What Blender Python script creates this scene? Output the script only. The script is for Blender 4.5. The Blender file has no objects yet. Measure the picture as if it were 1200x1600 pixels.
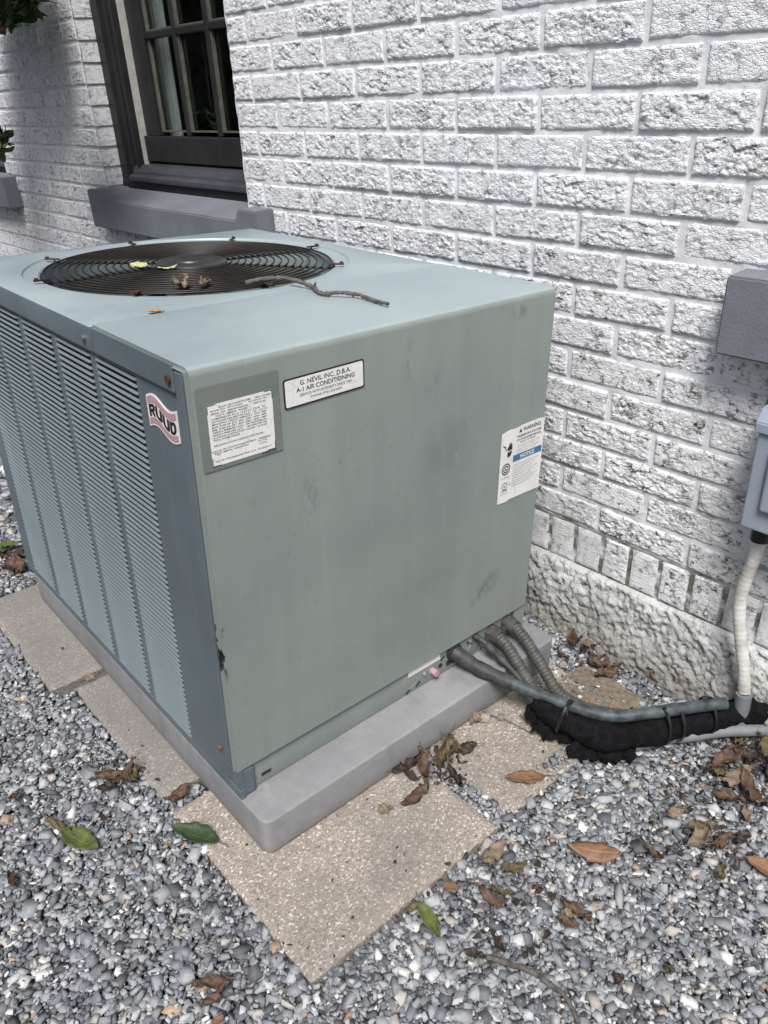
import bpy, bmesh, math, random
import numpy as np
from mathutils import Matrix, Vector
R = math.radians
sc = bpy.context.scene
COL = sc.collection
random.seed(7); rng = np.random.default_rng(7)

# ---------------------------------------------------------------- camera
ZS = 1.38
def v3(*a): return Vector(a)
cam_d = bpy.data.cameras.new('camera'); cam = bpy.data.objects.new('camera', cam_d); COL.objects.link(cam)
right = v3(0.7386, -0.6726, -0.0452).normalized(); down = v3(-0.3550, -0.3310, -0.8743).normalized()
fwd = right.cross(down).normalized(); down = fwd.cross(right).normalized()
M = Matrix((( right.x, -down.x, -fwd.x, -1.3440), (right.y, -down.y, -fwd.y, -1.2743),
            (right.z, -down.z, -fwd.z, 1.2076), (0, 0, 0, 1)))
cam.matrix_world = M
cam_d.sensor_fit = 'VERTICAL'; cam_d.sensor_height = 24; cam_d.lens = 1215.2 / 1600 * 24
cam_d.clip_start = .02; cam_d.clip_end = 500
sc.camera = cam

# ---------------------------------------------------------------- sky, soft sun, exposure
SUN_EL, SUN_AZ = 57, 224          # azimuth measured from +X counter-clockwise: where the light comes from
w = bpy.data.worlds.new('World'); sc.world = w; w.use_nodes = True
nt = w.node_tree; nt.nodes.clear()
out = nt.nodes.new('ShaderNodeOutputWorld'); bg = nt.nodes.new('ShaderNodeBackground')
sky = nt.nodes.new('ShaderNodeTexSky'); sky.sky_type = 'NISHITA'; sky.sun_disc = False
sky.sun_elevation = R(SUN_EL); sky.sun_rotation = R(90 - SUN_AZ); sky.air_density = 1.0; sky.dust_density = 3.0; sky.ozone_density = 1
hs = nt.nodes.new('ShaderNodeHueSaturation'); hs.inputs['Saturation'].default_value = .62
nt.links.new(sky.outputs[0], hs.inputs['Color']); nt.links.new(hs.outputs[0], bg.inputs[0]); nt.links.new(bg.outputs[0], out.inputs[0])
bg.inputs[1].default_value = .088
sd = bpy.data.lights.new('sun', 'SUN'); so = bpy.data.objects.new('sun', sd); COL.objects.link(so)
sd.energy = 3.1; sd.angle = R(20); sd.color = (1, .975, .945)
dirn = v3(math.cos(R(SUN_EL)) * math.cos(R(SUN_AZ)), math.cos(R(SUN_EL)) * math.sin(R(SUN_AZ)), math.sin(R(SUN_EL)))
so.rotation_euler = dirn.to_track_quat('Z', 'Y').to_euler(); so.location = (-3, -3, 6)
sc.view_settings.view_transform = 'Standard'; sc.view_settings.look = 'None'
sc.view_settings.exposure = .55; sc.view_settings.gamma = 1

# local frame of the unit, its pad and the (slightly falling) yard
EX = v3(.99880, -.0144, -.0470).normalized(); EZ = v3(.0469, -.0128, .9988); EZ = (EZ - EX * EZ.dot(EX)).normalized(); EY = EZ.cross(EX)
ORG = v3(-.9389, -.3819, .0548)
ML = Matrix(((EX.x, EY.x, EZ.x, ORG.x), (EX.y, EY.y, EZ.y, ORG.y), (EX.z, EY.z, EZ.z, ORG.z), (0, 0, 0, 1)))
W, D, T, PB, BP = .764, 1.030, .846, .1395, .0767    # unit width, depth, top, panel bottom, base (above pad bottom)

# ---------------------------------------------------------------- node helpers
def nn(nt, typ, **kw):
    n = nt.nodes.new('ShaderNode' + typ)
    for k, v in kw.items():
        if k.startswith('_'): setattr(n, k[1:], v)
        else:
            key = int(k[1:]) if k[0] == 'i' and k[1:].isdigit() else k.replace('__', ' ')
            n.inputs[key].default_value = v
    return n
def material(name, rough=.6, metal=0., base=(.5, .5, .5), spec=.5):
    m = bpy.data.materials.new(name); m.use_nodes = True
    b = m.node_tree.nodes['Principled BSDF']
    b.inputs['Base Color'].default_value = (*base, 1); b.inputs['Roughness'].default_value = rough
    b.inputs['Metallic'].default_value = metal; b.inputs['Specular IOR Level'].default_value = spec
    return m, m.node_tree, b
def coords(nt, kind='Object', scale=(1, 1, 1)):
    tc = nt.nodes.new('ShaderNodeTexCoord'); mp = nt.nodes.new('ShaderNodeMapping'); mp.inputs['Scale'].default_value = scale
    nt.links.new(tc.outputs[kind], mp.inputs[0]); return mp.outputs[0]
def noise(nt, vec, scale, detail=4, rough=.55, w=None):
    n = nt.nodes.new('ShaderNodeTexNoise'); n.inputs['Scale'].default_value = scale; n.inputs['Detail'].default_value = detail
    n.inputs['Roughness'].default_value = rough
    if w is not None:
        n.noise_dimensions = '4D'; nt.links.new(w, n.inputs['W'])
    nt.links.new(vec, n.inputs['Vector']); return n.outputs[0]
def voro(nt, vec, scale, feature='F1', w=None):
    n = nt.nodes.new('ShaderNodeTexVoronoi'); n.feature = feature; n.inputs['Scale'].default_value = scale
    if w is not None:
        n.voronoi_dimensions = '4D'; nt.links.new(w, n.inputs['W'])
    nt.links.new(vec, n.inputs['Vector']); return n.outputs[0]
def ramp(nt, fac, stops):
    r = nt.nodes.new('ShaderNodeValToRGB'); e = r.color_ramp.elements
    while len(e) < len(stops): e.new(.5)
    for i, (p, c) in enumerate(stops):
        e[i].position = p; e[i].color = (*c, 1) if len(c) == 3 else c
    nt.links.new(fac, r.inputs[0]); return r.outputs[0]
def mr(nt, v, a, b, c=0., d=1.):
    n = nt.nodes.new('ShaderNodeMapRange'); n.clamp = True
    for i, x in zip((1, 2, 3, 4), (a, b, c, d)): n.inputs[i].default_value = x
    nt.links.new(v, n.inputs[0]); return n.outputs[0]
def mth(nt, op, a, b=None):
    n = nt.nodes.new('ShaderNodeMath'); n.operation = op
    for i, x in enumerate((a, b)):
        if x is None: continue
        if isinstance(x, (int, float)): n.inputs[i].default_value = x
        else: nt.links.new(x, n.inputs[i])
    return n.outputs[0]
def mix(nt, fac, a, b, mode='MIX'):
    n = nt.nodes.new('ShaderNodeMix'); n.data_type = 'RGBA'; n.blend_type = mode
    for i, x in ((0, fac), (6, a), (7, b)):
        if isinstance(x, (int, float)): n.inputs[i].default_value = x
        elif isinstance(x, tuple): n.inputs[i].default_value = (*x, 1) if len(x) == 3 else x
        else: nt.links.new(x, n.inputs[i])
    return n.outputs[2]
def bump(nt, b, h, strength=.4, dist=.002, prev=None):
    n = nt.nodes.new('ShaderNodeBump'); n.inputs['Strength'].default_value = strength; n.inputs['Distance'].default_value = dist
    nt.links.new(h, n.inputs['Height'])
    if prev is not None: nt.links.new(prev, n.inputs['Normal'])
    nt.links.new(n.outputs[0], b.inputs['Normal']); return n.outputs[0]
def orand(nt):
    oi = nt.nodes.new('ShaderNodeObjectInfo'); return mth(nt, 'MULTIPLY', oi.outputs['Random'], 40.)
def wpos(nt):
    g = nt.nodes.new('ShaderNodeNewGeometry'); s = nt.nodes.new('ShaderNodeSeparateXYZ'); nt.links.new(g.outputs['Position'], s.inputs[0])
    return g.outputs['Position'], s.outputs
def lk(nt, a, b): nt.links.new(a, b)

# ---------------------------------------------------------------- materials
def m_brick(name, striated=False):
    m, t, b = material(name, .95, spec=.05)
    v0 = coords(t); r = orand(t); wp, ws = wpos(t)
    # warp the coordinates so the flakes of paint-filled clay are irregular
    nz = t.nodes.new('ShaderNodeTexNoise'); nz.inputs['Scale'].default_value = 90; nz.inputs['Detail'].default_value = 3; lk(t, v0, nz.inputs['Vector'])
    vm = t.nodes.new('ShaderNodeVectorMath'); vm.operation = 'MULTIPLY_ADD'; lk(t, nz.outputs['Color'], vm.inputs[0]); vm.inputs[1].default_value = (.010, .012, .008); lk(t, v0, vm.inputs[2])
    mp = t.nodes.new('ShaderNodeMapping'); mp.inputs['Scale'].default_value = (1, .75, 1.25); lk(t, vm.outputs[0], mp.inputs[0]); v = mp.outputs[0]
    big = noise(t, v0, 20, 3, .6, r); f = noise(t, v, 140, 4, .65, r); f2 = noise(t, v0, 60, 4, .6, r)
    vo = voro(t, v, 135, 'DISTANCE_TO_EDGE', r); vo2 = voro(t, v, 290, 'DISTANCE_TO_EDGE', r)
    vc = t.nodes.new('ShaderNodeTexVoronoi'); vc.voronoi_dimensions = '4D'; vc.inputs['Scale'].default_value = 135; lk(t, v, vc.inputs['Vector']); lk(t, r, vc.inputs['W'])
    sp = t.nodes.new('ShaderNodeSeparateColor'); lk(t, vc.outputs['Color'], sp.inputs[0])
    att = t.nodes.new('ShaderNodeAttribute'); att.attribute_name = 'pit'
    low = mr(t, ws[2], .25, 1.25, 1.25, .66)
    patch = mr(t, big, .40, .60)
    line = mth(t, 'MULTIPLY', mr(t, vo, .03, .09, .75, 0), mr(t, f2, .50, .58))
    line2 = mth(t, 'MULTIPLY', mr(t, vo2, .03, .10, .7, 0), mr(t, f2, .55, .62))
    hole = mth(t, 'MULTIPLY', mr(t, f, .555, .59), mr(t, f2, .455, .52))
    deep = mth(t, 'MULTIPLY', mr(t, att.outputs['Fac'], .55, .85), mr(t, f2, .46, .56))
    pit = mth(t, 'MAXIMUM', mth(t, 'MAXIMUM', line, line2), mth(t, 'MAXIMUM', hole, mth(t, 'MULTIPLY', deep, .8)))
    pit = mth(t, 'MULTIPLY', pit, mth(t, 'MULTIPLY', low, mth(t, 'ADD', mth(t, 'MULTIPLY', patch, .70), .34 if not striated else .05)))
    paint = ramp(t, noise(t, v0, 9, 3, .5, r), [(.3, (.72, .735, .765)), (.7, (.80, .81, .825))])
    moss = ramp(t, noise(t, wp, 30, 2), [(.35, (.04, .036, .032)), (.65, (.065, .06, .042))])
    c = mix(t, pit, paint, moss)
    stain = mth(t, 'MULTIPLY', mr(t, noise(t, wp, 5, 4, .6), .48, .70), mr(t, ws[2], .25, .80, .5, .06))
    c = mix(t, stain, c, (.36, .35, .30))
    lk(t, c, b.inputs['Base Color'])
    if striated:
        st = noise(t, coords(t, scale=(1, 1.6, 30)), 12, 4, .7, r)
        p = bump(t, b, st, 1.0, .005)
        bump(t, b, f, .5, .0015, p)
    else:
        h = mth(t, 'ADD', mth(t, 'MULTIPLY', mr(t, vo, 0, .14), .8), mth(t, 'MULTIPLY', sp.outputs[0], .45))
        h = mth(t, 'ADD', h, mth(t, 'ADD', mth(t, 'MULTIPLY', mr(t, vo2, 0, .16), .22), mth(t, 'MULTIPLY', f, .35)))
        bump(t, b, h, .62, .0017)
    return m
def m_mortar():
    m, t, b = material('painted_mortar', .8, spec=.15)
    wp, ws = wpos(t); n1 = noise(t, wp, 18, 5, .6); n2 = noise(t, wp, 130, 4, .6); n3 = noise(t, wp, 6, 4, .6)
    dirt = mth(t, 'MULTIPLY', mr(t, n1, .50, .62), mr(t, ws[2], .24, .58, 1, .0))
    dirt2 = mth(t, 'MULTIPLY', mth(t, 'MULTIPLY', mr(t, n2, .60, .70), mr(t, n3, .45, .6)), .6)
    dirt = mth(t, 'MAXIMUM', dirt, dirt2); dirt = mth(t, 'MAXIMUM', dirt, mth(t, 'MULTIPLY', mr(t, ws[2], .282, .300, .9, 0), mr(t, n1, .40, .52)))
    c = mix(t, dirt, (.655, .665, .695), ramp(t, n2, [(.3, (.05, .055, .03)), (.7, (.13, .12, .07))]))
    lk(t, c, b.inputs['Base Color']); bump(t, b, mth(t, 'ADD', n1, mth(t, 'MULTIPLY', n2, .5)), .6, .003); return m
def m_found():
    m, t, b = material('painted_parging', .85, spec=.15)
    wp, ws = wpos(t); n1 = noise(t, wp, 60, 6, .65); n2 = noise(t, wp, 7, 4, .6); n3 = noise(t, wp, 180, 3, .6)
    att = t.nodes.new('ShaderNodeAttribute'); att.attribute_name = 'pit'
    base = mix(t, mr(t, n2, .4, .65), (.54, .55, .55), (.38, .385, .37))
    low = mr(t, mth(t, 'ADD', ws[2], mth(t, 'MULTIPLY', n2, .16)), .05, .22, 1, 0)
    c = mix(t, mth(t, 'MULTIPLY', low, .85), base, (.13, .115, .085))
    c = mix(t, mth(t, 'MULTIPLY', mr(t, n1, .52, .66), mr(t, att.outputs['Fac'], .35, .8, .25, 1.0)), c, (.09, .08, .055))
    lk(t, c, b.inputs['Base Color']); bump(t, b, mth(t, 'ADD', n1, mth(t, 'MULTIPLY', n3, .4)), 1.0, .007); return m
def m_paint(name, c0, c1, c2, streak=True, marks=False, rough=.42):
    """faded baked enamel on sheet steel: chalky patches, run marks, scuffs, grime"""
    m, t, b = material(name, rough, spec=.45)
    v = coords(t); s = t.nodes.new('ShaderNodeSeparateXYZ'); lk(t, v, s.inputs[0])
    n1 = noise(t, v, 3.2, 5, .6); n2 = noise(t, v, 45, 5, .65)
    c = ramp(t, n1, [(.32, c0), (.5, c1), (.68, c2)])
    if streak:
        st = noise(t, coords(t, scale=(1, 1, .06)), 26, 4, .6)
        c = mix(t, mr(t, st, .46, .72, 0, .22), c, tuple(x * .72 for x in c1))
        c = mix(t, mr(t, noise(t, coords(t, scale=(1, 1, .09)), 41, 3, .5), .58, .75, 0, .3), c, tuple(min(1, x * 1.22) for x in c1))
    c = mix(t, mr(t, n2, .60, .78, 0, .5), c, tuple(x * .62 for x in c1))
    # fine scratches
    sc_ = noise(t, coords(t, scale=(5, 5, 1.2)), 60, 2, .5)
    sc2 = mth(t, 'MULTIPLY', mr(t, sc_, .665, .685), mr(t, noise(t, v, 4, 2), .55, .62))
    c = mix(t, mth(t, 'MULTIPLY', sc2, .6), c, tuple(x * .4 for x in c1))
    if marks:
        geo = t.nodes.new('ShaderNodeVectorMath')
        for (u, w_, ru, rw, ang, k, thr) in MARKS:
            mp = t.nodes.new('ShaderNodeMapping'); mp.vector_type = 'TEXTURE'
            mp.inputs['Location'].default_value = (u, 0, w_); mp.inputs['Rotation'].default_value = (0, ang, 0); mp.inputs['Scale'].default_value = (ru, 1e4, rw)
            lk(t, v, mp.inputs[0])
            ln = t.nodes.new('ShaderNodeVectorMath'); ln.operation = 'LENGTH'; lk(t, mp.outputs[0], ln.inputs[0])
            f = mth(t, 'MULTIPLY', mr(t, ln.outputs['Value'], .35, 1.1, 1, 0), mr(t, noise(t, coords(t, scale=(1, 1, .45)), 38, 4, .6), thr, thr + .12))
            c = mix(t, mth(t, 'MULTIPLY', f, k), c, tuple(x * .42 for x in c1))
        # chipped paint down the near corner edge
        f = mth(t, 'MULTIPLY', mr(t, s.outputs[0], .004, .010, 1, 0), mth(t, 'MULTIPLY', mr(t, s.outputs[2], .33, .37), mr(t, s.outputs[2], .44, .47, 1, 0)))
        f = mth(t, 'MULTIPLY', f, mr(t, noise(t, coords(t, scale=(1, 1, .5)), 70, 3, .6), .48, .52))
        c = mix(t, f, c, (.015, .014, .013))
    lk(t, c, b.inputs['Base Color'])
    rr = mr(t, n1, .3, .7, rough - .06, rough + .14); lk(t, rr, b.inputs['Roughness'])
    p = bump(t, b, noise(t, v, 5, 2, .4), .45, .006)
    bump(t, b, n2, .08, .001, p)
    return m
MARKS = [(.389, .784, .022, .05, .1, .38, .50), (.448, .742, .018, .045, .1, .38, .50), (.618, .25, .05, .028, -.6, .6, .47), (.585, .235, .02, .02, -.6, .4, .46),
         (.485, .60, .09, .07, 0, .25, .35), (.18, .60, .03, .05, .2, .5, .52), (.66, .82, .03, .02, 0, .5, .45)]
def m_simple(name, c0, c1, scale=20, rough=.6, bscale=None, bstr=.3, bdist=.002, spec=.4, metal=0., detail=4):
    m, t, b = material(name, rough, metal, spec=spec)
    v = coords(t); n = noise(t, v, scale, detail, .6)
    lk(t, ramp(t, n, [(.32, c0), (.68, c1)]), b.inputs['Base Color'])
    bump(t, b, noise(t, v, bscale or scale * 3, 4, .6), bstr, bdist); return m
def m_paver(grey=0.):
    m, t, b = material('exposed_aggregate', .85, spec=.25)
    v = coords(t); r = orand(t)
    vo = t.nodes.new('ShaderNodeTexVoronoi'); vo.voronoi_dimensions = '4D'; vo.inputs['Scale'].default_value = 330; lk(t, v, vo.inputs['Vector']); lk(t, r, vo.inputs['W'])
    sep = t.nodes.new('ShaderNodeSeparateColor'); lk(t, vo.outputs['Color'], sep.inputs[0])
    c = ramp(t, sep.outputs[0], [(0, (.19, .165, .140)), (.25, (.275, .235, .202)), (.6, (.33, .285, .248)), (.88, (.40, .35, .305)), (.97, (.64, .61, .56))])
    n1 = noise(t, v, 6, 5, .6, r); n2 = noise(t, v, 420, 3, .6)
    c = mix(t, mr(t, n1, .40, .66, 0, .6), c, (.155, .15, .14)); c = mix(t, mr(t, noise(t, v, 2.5, 4, .6, r), .5, .7, 0, .4), c, (.13, .12, .10))
    c = mix(t, mr(t, n2, .62, .75, 0, .7), c, (.10, .085, .07))
    c = mix(t, grey, c, (.17, .168, .165))
    lk(t, c, b.inputs['Base Color'])
    bump(t, b, mth(t, 'ADD', vo.outputs['Distance'], n2), .55, .0022); return m
def m_gravel():
    m, t, b = material('crushed_limestone', .72, spec=.35)
    a = t.nodes.new('ShaderNodeAttribute'); a.attribute_name = 'tone'
    wp, ws = wpos(t)
    n = noise(t, wp, 160, 4, .6)
    vein = noise(t, wp, 60, 3, .5)
    c = mix(t, .75, a.outputs['Color'], ramp(t, n, [(.3, (.62, .62, .62)), (.7, (1.0, 1.0, 1.0))]), 'MULTIPLY')
    lk(t, c, b.inputs['Base Color']); bump(t, b, mth(t, 'ADD', n, noise(t, wp, 600, 2)), .15, .001); return m
def m_pad():
    m, t, b = material('stained_grey_pad', .75, spec=.3)
    v = coords(t); s = t.nodes.new('ShaderNodeSeparateXYZ'); lk(t, v, s.inputs[0])
    n = noise(t, v, 3.4, 8, .65); n2 = noise(t, v, 240, 4, .6); n3 = noise(t, v, 16, 6, .65)
    c = ramp(t, n, [(.35, (.165, .168, .178)), (.66, (.252, .254, .264))])
    c = mix(t, mr(t, n3, .52, .70, 0, .5), c, (.145, .14, .14))
    low = mth(t, 'MULTIPLY', mr(t, mth(t, 'ADD', s.outputs[2], mth(t, 'MULTIPLY', n3, .03)), .012, .040, 1, 0), .6)
    c = mix(t, low, c, (.12, .105, .085))
    c = mix(t, mr(t, noise(t, coords(t, scale=(1, 1, .12)), 30, 4, .6), .55, .75, 0, .35), c, (.33, .32, .31))
    c = mix(t, mr(t, n2, .66, .74, 0, .7), c, (.09, .088, .09))
    lk(t, c, b.inputs['Base Color']); bump(t, b, mth(t, 'ADD', n2, n3), .5, .0018); return m
def m_label(name='label_vinyl', col=(.74, .74, .72)):
    m, t, b = material(name, .45, spec=.4)
    v = coords(t); cr = voro(t, v, 55, 'DISTANCE_TO_EDGE'); n = noise(t, v, 30, 3)
    c = mix(t, mth(t, 'MULTIPLY', mr(t, cr, .0, .022, 1, 0), mr(t, n, .42, .6)), col, (.33, .33, .32))
    c = mix(t, mr(t, noise(t, v, 14, 4), .5, .75, 0, .35), c, (.52, .50, .44))
    lk(t, c, b.inputs['Base Color']); return m
def m_leaf(name, a_, b_, vein):
    m, t, b = material(name, .55, spec=.35)
    v = coords(t); r = orand(t); n = noise(t, v, 60, 4, .6, r)
    uv = t.nodes.new('ShaderNodeUVMap'); s = t.nodes.new('ShaderNodeSeparateXYZ'); lk(t, uv.outputs[0], s.inputs[0])
    x = mth(t, 'ABSOLUTE', mth(t, 'SUBTRACT', s.outputs[1], .5))
    side = mth(t, 'FRACT', mth(t, 'SUBTRACT', mth(t, 'MULTIPLY', s.outputs[0], 11), mth(t, 'MULTIPLY', x, 4)))
    vn = mth(t, 'MAXIMUM', mr(t, x, .0, .035, 1, 0), mth(t, 'MULTIPLY', mr(t, mth(t, 'ABSOLUTE', mth(t, 'SUBTRACT', side, .5)), .0, .1, 1, 0), .5))
    c = mix(t, mr(t, n, .35, .62), a_, b_); c = mix(t, mth(t, 'MULTIPLY', vn, .6), c, vein)
    c = mix(t, mr(t, noise(t, v, 130, 3, .6, r), .6, .72, 0, .6), c, tuple(q * .3 for q in b_))
    lk(t, c, b.inputs['Base Color']); bump(t, b, mth(t, 'ADD', n, vn), .5, .0012)
    return m
MT = {}
MT['brick'] = m_brick('painted_rough_brick'); MT['rowlock'] = m_brick('painted_wirecut_brick', True)
MT['mortar'] = m_mortar(); MT['found'] = m_found()
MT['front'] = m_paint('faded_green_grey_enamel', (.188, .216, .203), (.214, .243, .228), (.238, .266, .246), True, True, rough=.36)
MT['side'] = m_paint('shaded_side_enamel', (.080, .105, .122), (.102, .132, .150), (.128, .162, .178), True)  # same cabinet paint, darker and bluer: the side's shade put into the colour
MT['slat'] = m_paint('skylit_louver_enamel', (.128, .158, .172), (.162, .196, .212), (.195, .232, .246), True)  # same paint lightened: skylight on the up-facing slats put into the colour
MT['lid'] = m_paint('skylit_lid_enamel', (.225, .278, .298), (.262, .318, .335), (.295, .35, .362), False, rough=.38)  # same paint, paler and bluer: brightness under open sky put into the colour
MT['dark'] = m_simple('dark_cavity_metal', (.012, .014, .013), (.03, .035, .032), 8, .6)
MT['shroud'] = m_simple('shroud_enamel', (.10, .125, .115), (.15, .18, .165), 6, .5)
MT['wire'] = m_simple('rusty_black_wire', (.007, .006, .006), (.024, .018, .014), 14, .45, spec=.4)
MT['cap'] = m_simple('black_hub_plastic', (.020, .021, .023), (.035, .036, .04), 6, .38, spec=.5)
MT['rust'] = m_simple('rusty_steel', (.03, .014, .010), (.11, .045, .026), 90, .8, metal=.2)
MT['zinc'] = m_simple('zinc_screw', (.35, .35, .34), (.55, .55, .54), 90, .35, metal=.9)
MT['pad'] = m_simple('mauve_grey_pad', (.175, .18, .198), (.265, .268, .285), 3.2, .72, 220, .35, .001, detail=9)
MT['pad'] = m_pad(); MT['paver'] = m_paver(); MT['paver_grey'] = m_paver(.55); MT['gravel'] = m_gravel()
MT['soil'] = m_simple('damp_soil_and_grit', (.06, .058, .055), (.15, .145, .135), 120, .95, 200, .6, .004)
MT['yard'] = m_simple('far_yard_ground', (.10, .10, .095), (.22, .22, .21), 90, .95, 200, .6, .004)
MT['label'] = m_label(); MT['ink'] = m_simple('black_ink', (.012, .012, .013), (.02, .02, .021), 10, .5)
MT['paleink'] = m_simple('worn_typed_ink', (.03, .03, .032), (.12, .12, .12), 200, .6)
MT['plate'] = m_simple('nameplate_enamel', (.148, .170, .156), (.172, .192, .176), 8, .4)
MT['blue'] = m_simple('blue_print', (.03, .13, .26), (.04, .16, .30), 40, .5)
MT['pink'] = m_simple('faded_red_print', (.40, .22, .28), (.48, .28, .35), 60, .5)
MT['white'] = m_simple('white_plastic', (.66, .66, .64), (.76, .76, .74), 30, .45)
MT['copper'] = m_simple('weathered_copper', (.018, .023, .027), (.085, .108, .116), 34, .55, 120, .4, .0015, spec=.4)
MT['copperdark'] = m_simple('tarnished_brazed_copper', (.022, .020, .019), (.060, .064, .066), 34, .6, 90, .5, .0015)
MT['foam'] = m_simple('black_foam_insulation', (.003, .003, .0035), (.010, .010, .012), 55, .95, 110, 1.0, .006, spec=.12)
MT['flex'] = m_simple('grey_flex_conduit', (.040, .040, .038), (.085, .084, .080), 60, .55, 200, .3, .001)
MT['pvc'] = m_simple('grey_pvc', (.14, .15, .165), (.19, .20, .215), 20, .45)
MT['tie'] = m_simple('black_nylon', (.008, .008, .009), (.014, .014, .015), 20, .4)
MT['whitepipe'] = m_simple('painted_white_conduit', (.38, .36, .32), (.66, .655, .64), 22, .6, 90, .5, .002)
MT['box'] = m_simple('blue_grey_box_paint', (.235, .27, .335), (.29, .325, .39), 7, .42, 60, .12, .001)
MT['sillpaint'] = m_simple('slate_masonry_paint', (.135, .148, .168), (.175, .188, .210), 9, .5, 210, .5, .0022, detail=5)
MT['sash'] = m_simple('near_black_window_paint', (.017, .0165, .018), (.027, .026, .028), 12, .5, 60, .25, .0015, spec=.25)
MT['subsill'] = m_simple('charcoal_subsill_paint', (.035, .037, .045), (.055, .058, .068), 12, .35, 60, .3, .002)
MT['liner'] = m_simple('pale_jamb_liner', (.34, .33, .31), (.48, .47, .44), 40, .5)
MT['cream'] = m_simple('olive_glazing_bead', (.07, .08, .062), (.11, .12, .095), 40, .5)
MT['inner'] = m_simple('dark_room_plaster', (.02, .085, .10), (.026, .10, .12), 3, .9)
MT['curtain'] = m_simple('pale_curtain', (.42, .47, .45), (.52, .57, .55), 5, .9)
MT['bark'] = m_simple('grey_twig_bark', (.045, .04, .036), (.15, .135, .125), 70, .85, 200, .8, .002)
MT['foliage'] = m_leaf('shrub_leaf', (.035, .065, .018), (.05, .09, .025), (.08, .12, .04))
for k, a_, b_, c_ in (('brown', (.050, .028, .018), (.105, .062, .040), (.14, .09, .06)), ('dark', (.022, .015, .012), (.050, .034, .025), (.07, .05, .035)),
                      ('tan', (.13, .098, .070), (.21, .16, .115), (.20, .13, .08)), ('copper', (.135, .072, .040), (.22, .125, .072), (.45, .27, .14)),
                      ('olive', (.055, .045, .020), (.105, .085, .040), (.24, .20, .09)), ('green', (.045, .062, .016), (.10, .125, .032), (.20, .21, .07)),
                      ('dkgreen', (.022, .040, .016), (.04, .065, .024), (.06, .09, .035)), ('lime', (.33, .34, .16), (.45, .45, .24), (.25, .24, .12)),
                      ('orange', (.42, .17, .04), (.52, .26, .08), (.5, .3, .12))):
    MT['leaf_' + k] = m_leaf(k + '_leaf', a_, b_, c_)
# clear window glass
m, t, b = material('window_glass', .02, base=(.93, .97, .96)); b.inputs['Transmission Weight'].default_value = 1; b.inputs['IOR'].default_value = 1.45; MT['glass'] = m

# ---------------------------------------------------------------- mesh helpers
def link(o): COL.objects.link(o); return o
def setp(o, label=None, cat=None, group=None, kind=None):
    if label: o['label'] = label
    if cat: o['category'] = cat
    if group: o['group'] = group
    if kind: o['kind'] = kind
    return o
def empty(name, label, cat, mat=None, group=None):
    o = bpy.data.objects.new(name, None); o.empty_display_size = .1; link(o)
    if mat is not None: o.matrix_world = mat
    return setp(o, label, cat, group)
def obj(name, me, mats, parent=None, mat=None):
    if isinstance(me, bmesh.types.BMesh):
        bm = me; me = bpy.data.meshes.new(name); bm.to_mesh(me); bm.free()
    if not isinstance(mats, (list, tuple)): mats = [mats]
    if not me.materials:
        for q in mats: me.materials.append(MT[q] if isinstance(q, str) else q)
    o = bpy.data.objects.new(name, me); link(o)
    if parent is not None: o.parent = parent
    if mat is not None: o.matrix_local = mat
    return o
def smooth(o, ang=40):
    me = o.data
    me.polygons.foreach_set('use_smooth', [True] * len(me.polygons))
    if ang < 180: me.set_sharp_from_angle(angle=R(ang))
    return o
def box(bm, x0, x1, y0, y1, z0, z1, bev=0, seg=2):
    r = bmesh.ops.create_cube(bm, size=1)['verts']
    for v in r: v.co = Vector((x0 + (v.co.x + .5) * (x1 - x0), y0 + (v.co.y + .5) * (y1 - y0), z0 + (v.co.z + .5) * (z1 - z0)))
    if bev:
        es = list({e for v in r for e in v.link_edges})
        bmesh.ops.bevel(bm, geom=es, offset=bev, segments=seg, affect='EDGES', profile=.5)
    return bm
def mbox(*a, **k): return box(bmesh.new(), *a, **k)
def cyl(bm, p0, p1, r, seg=16, r2=None, cap=True):
    p0, p1 = Vector(p0), Vector(p1); d = p1 - p0
    m_ = Matrix.Translation((p0 + p1) / 2) @ d.to_track_quat('Z', 'Y').to_matrix().to_4x4()
    bmesh.ops.create_cone(bm, cap_ends=cap, segments=seg, radius1=r, radius2=r if r2 is None else r2, depth=d.length, matrix=m_)
    return bm
def mesh_np(name, verts, faces):
    me = bpy.data.meshes.new(name); me.from_pydata([tuple(v) for v in verts], [], faces); me.update(); return me
def catmull(pts, n):
    P = np.array(pts, float); P = np.vstack([2 * P[0] - P[1], P, 2 * P[-1] - P[-2]]); o = []
    for i in range(1, len(P) - 2):
        for t_ in np.linspace(0, 1, n, endpoint=False):
            a, b_, c, d = P[i - 1:i + 3]
            o.append(.5 * ((2 * b_) + (-a + c) * t_ + (2 * a - 5 * b_ + 4 * c - d) * t_ ** 2 + (-a + 3 * b_ - 3 * c + d) * t_ ** 3))
    o.append(P[-2]); return np.array(o)
def resample(P, step):
    d = np.r_[0, np.cumsum(np.linalg.norm(np.diff(P, axis=0), axis=1))]; n = max(2, int(d[-1] / step) + 1); s = np.linspace(0, d[-1], n)
    return np.stack([np.interp(s, d, P[:, i]) for i in range(P.shape[1])], 1), s
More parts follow.
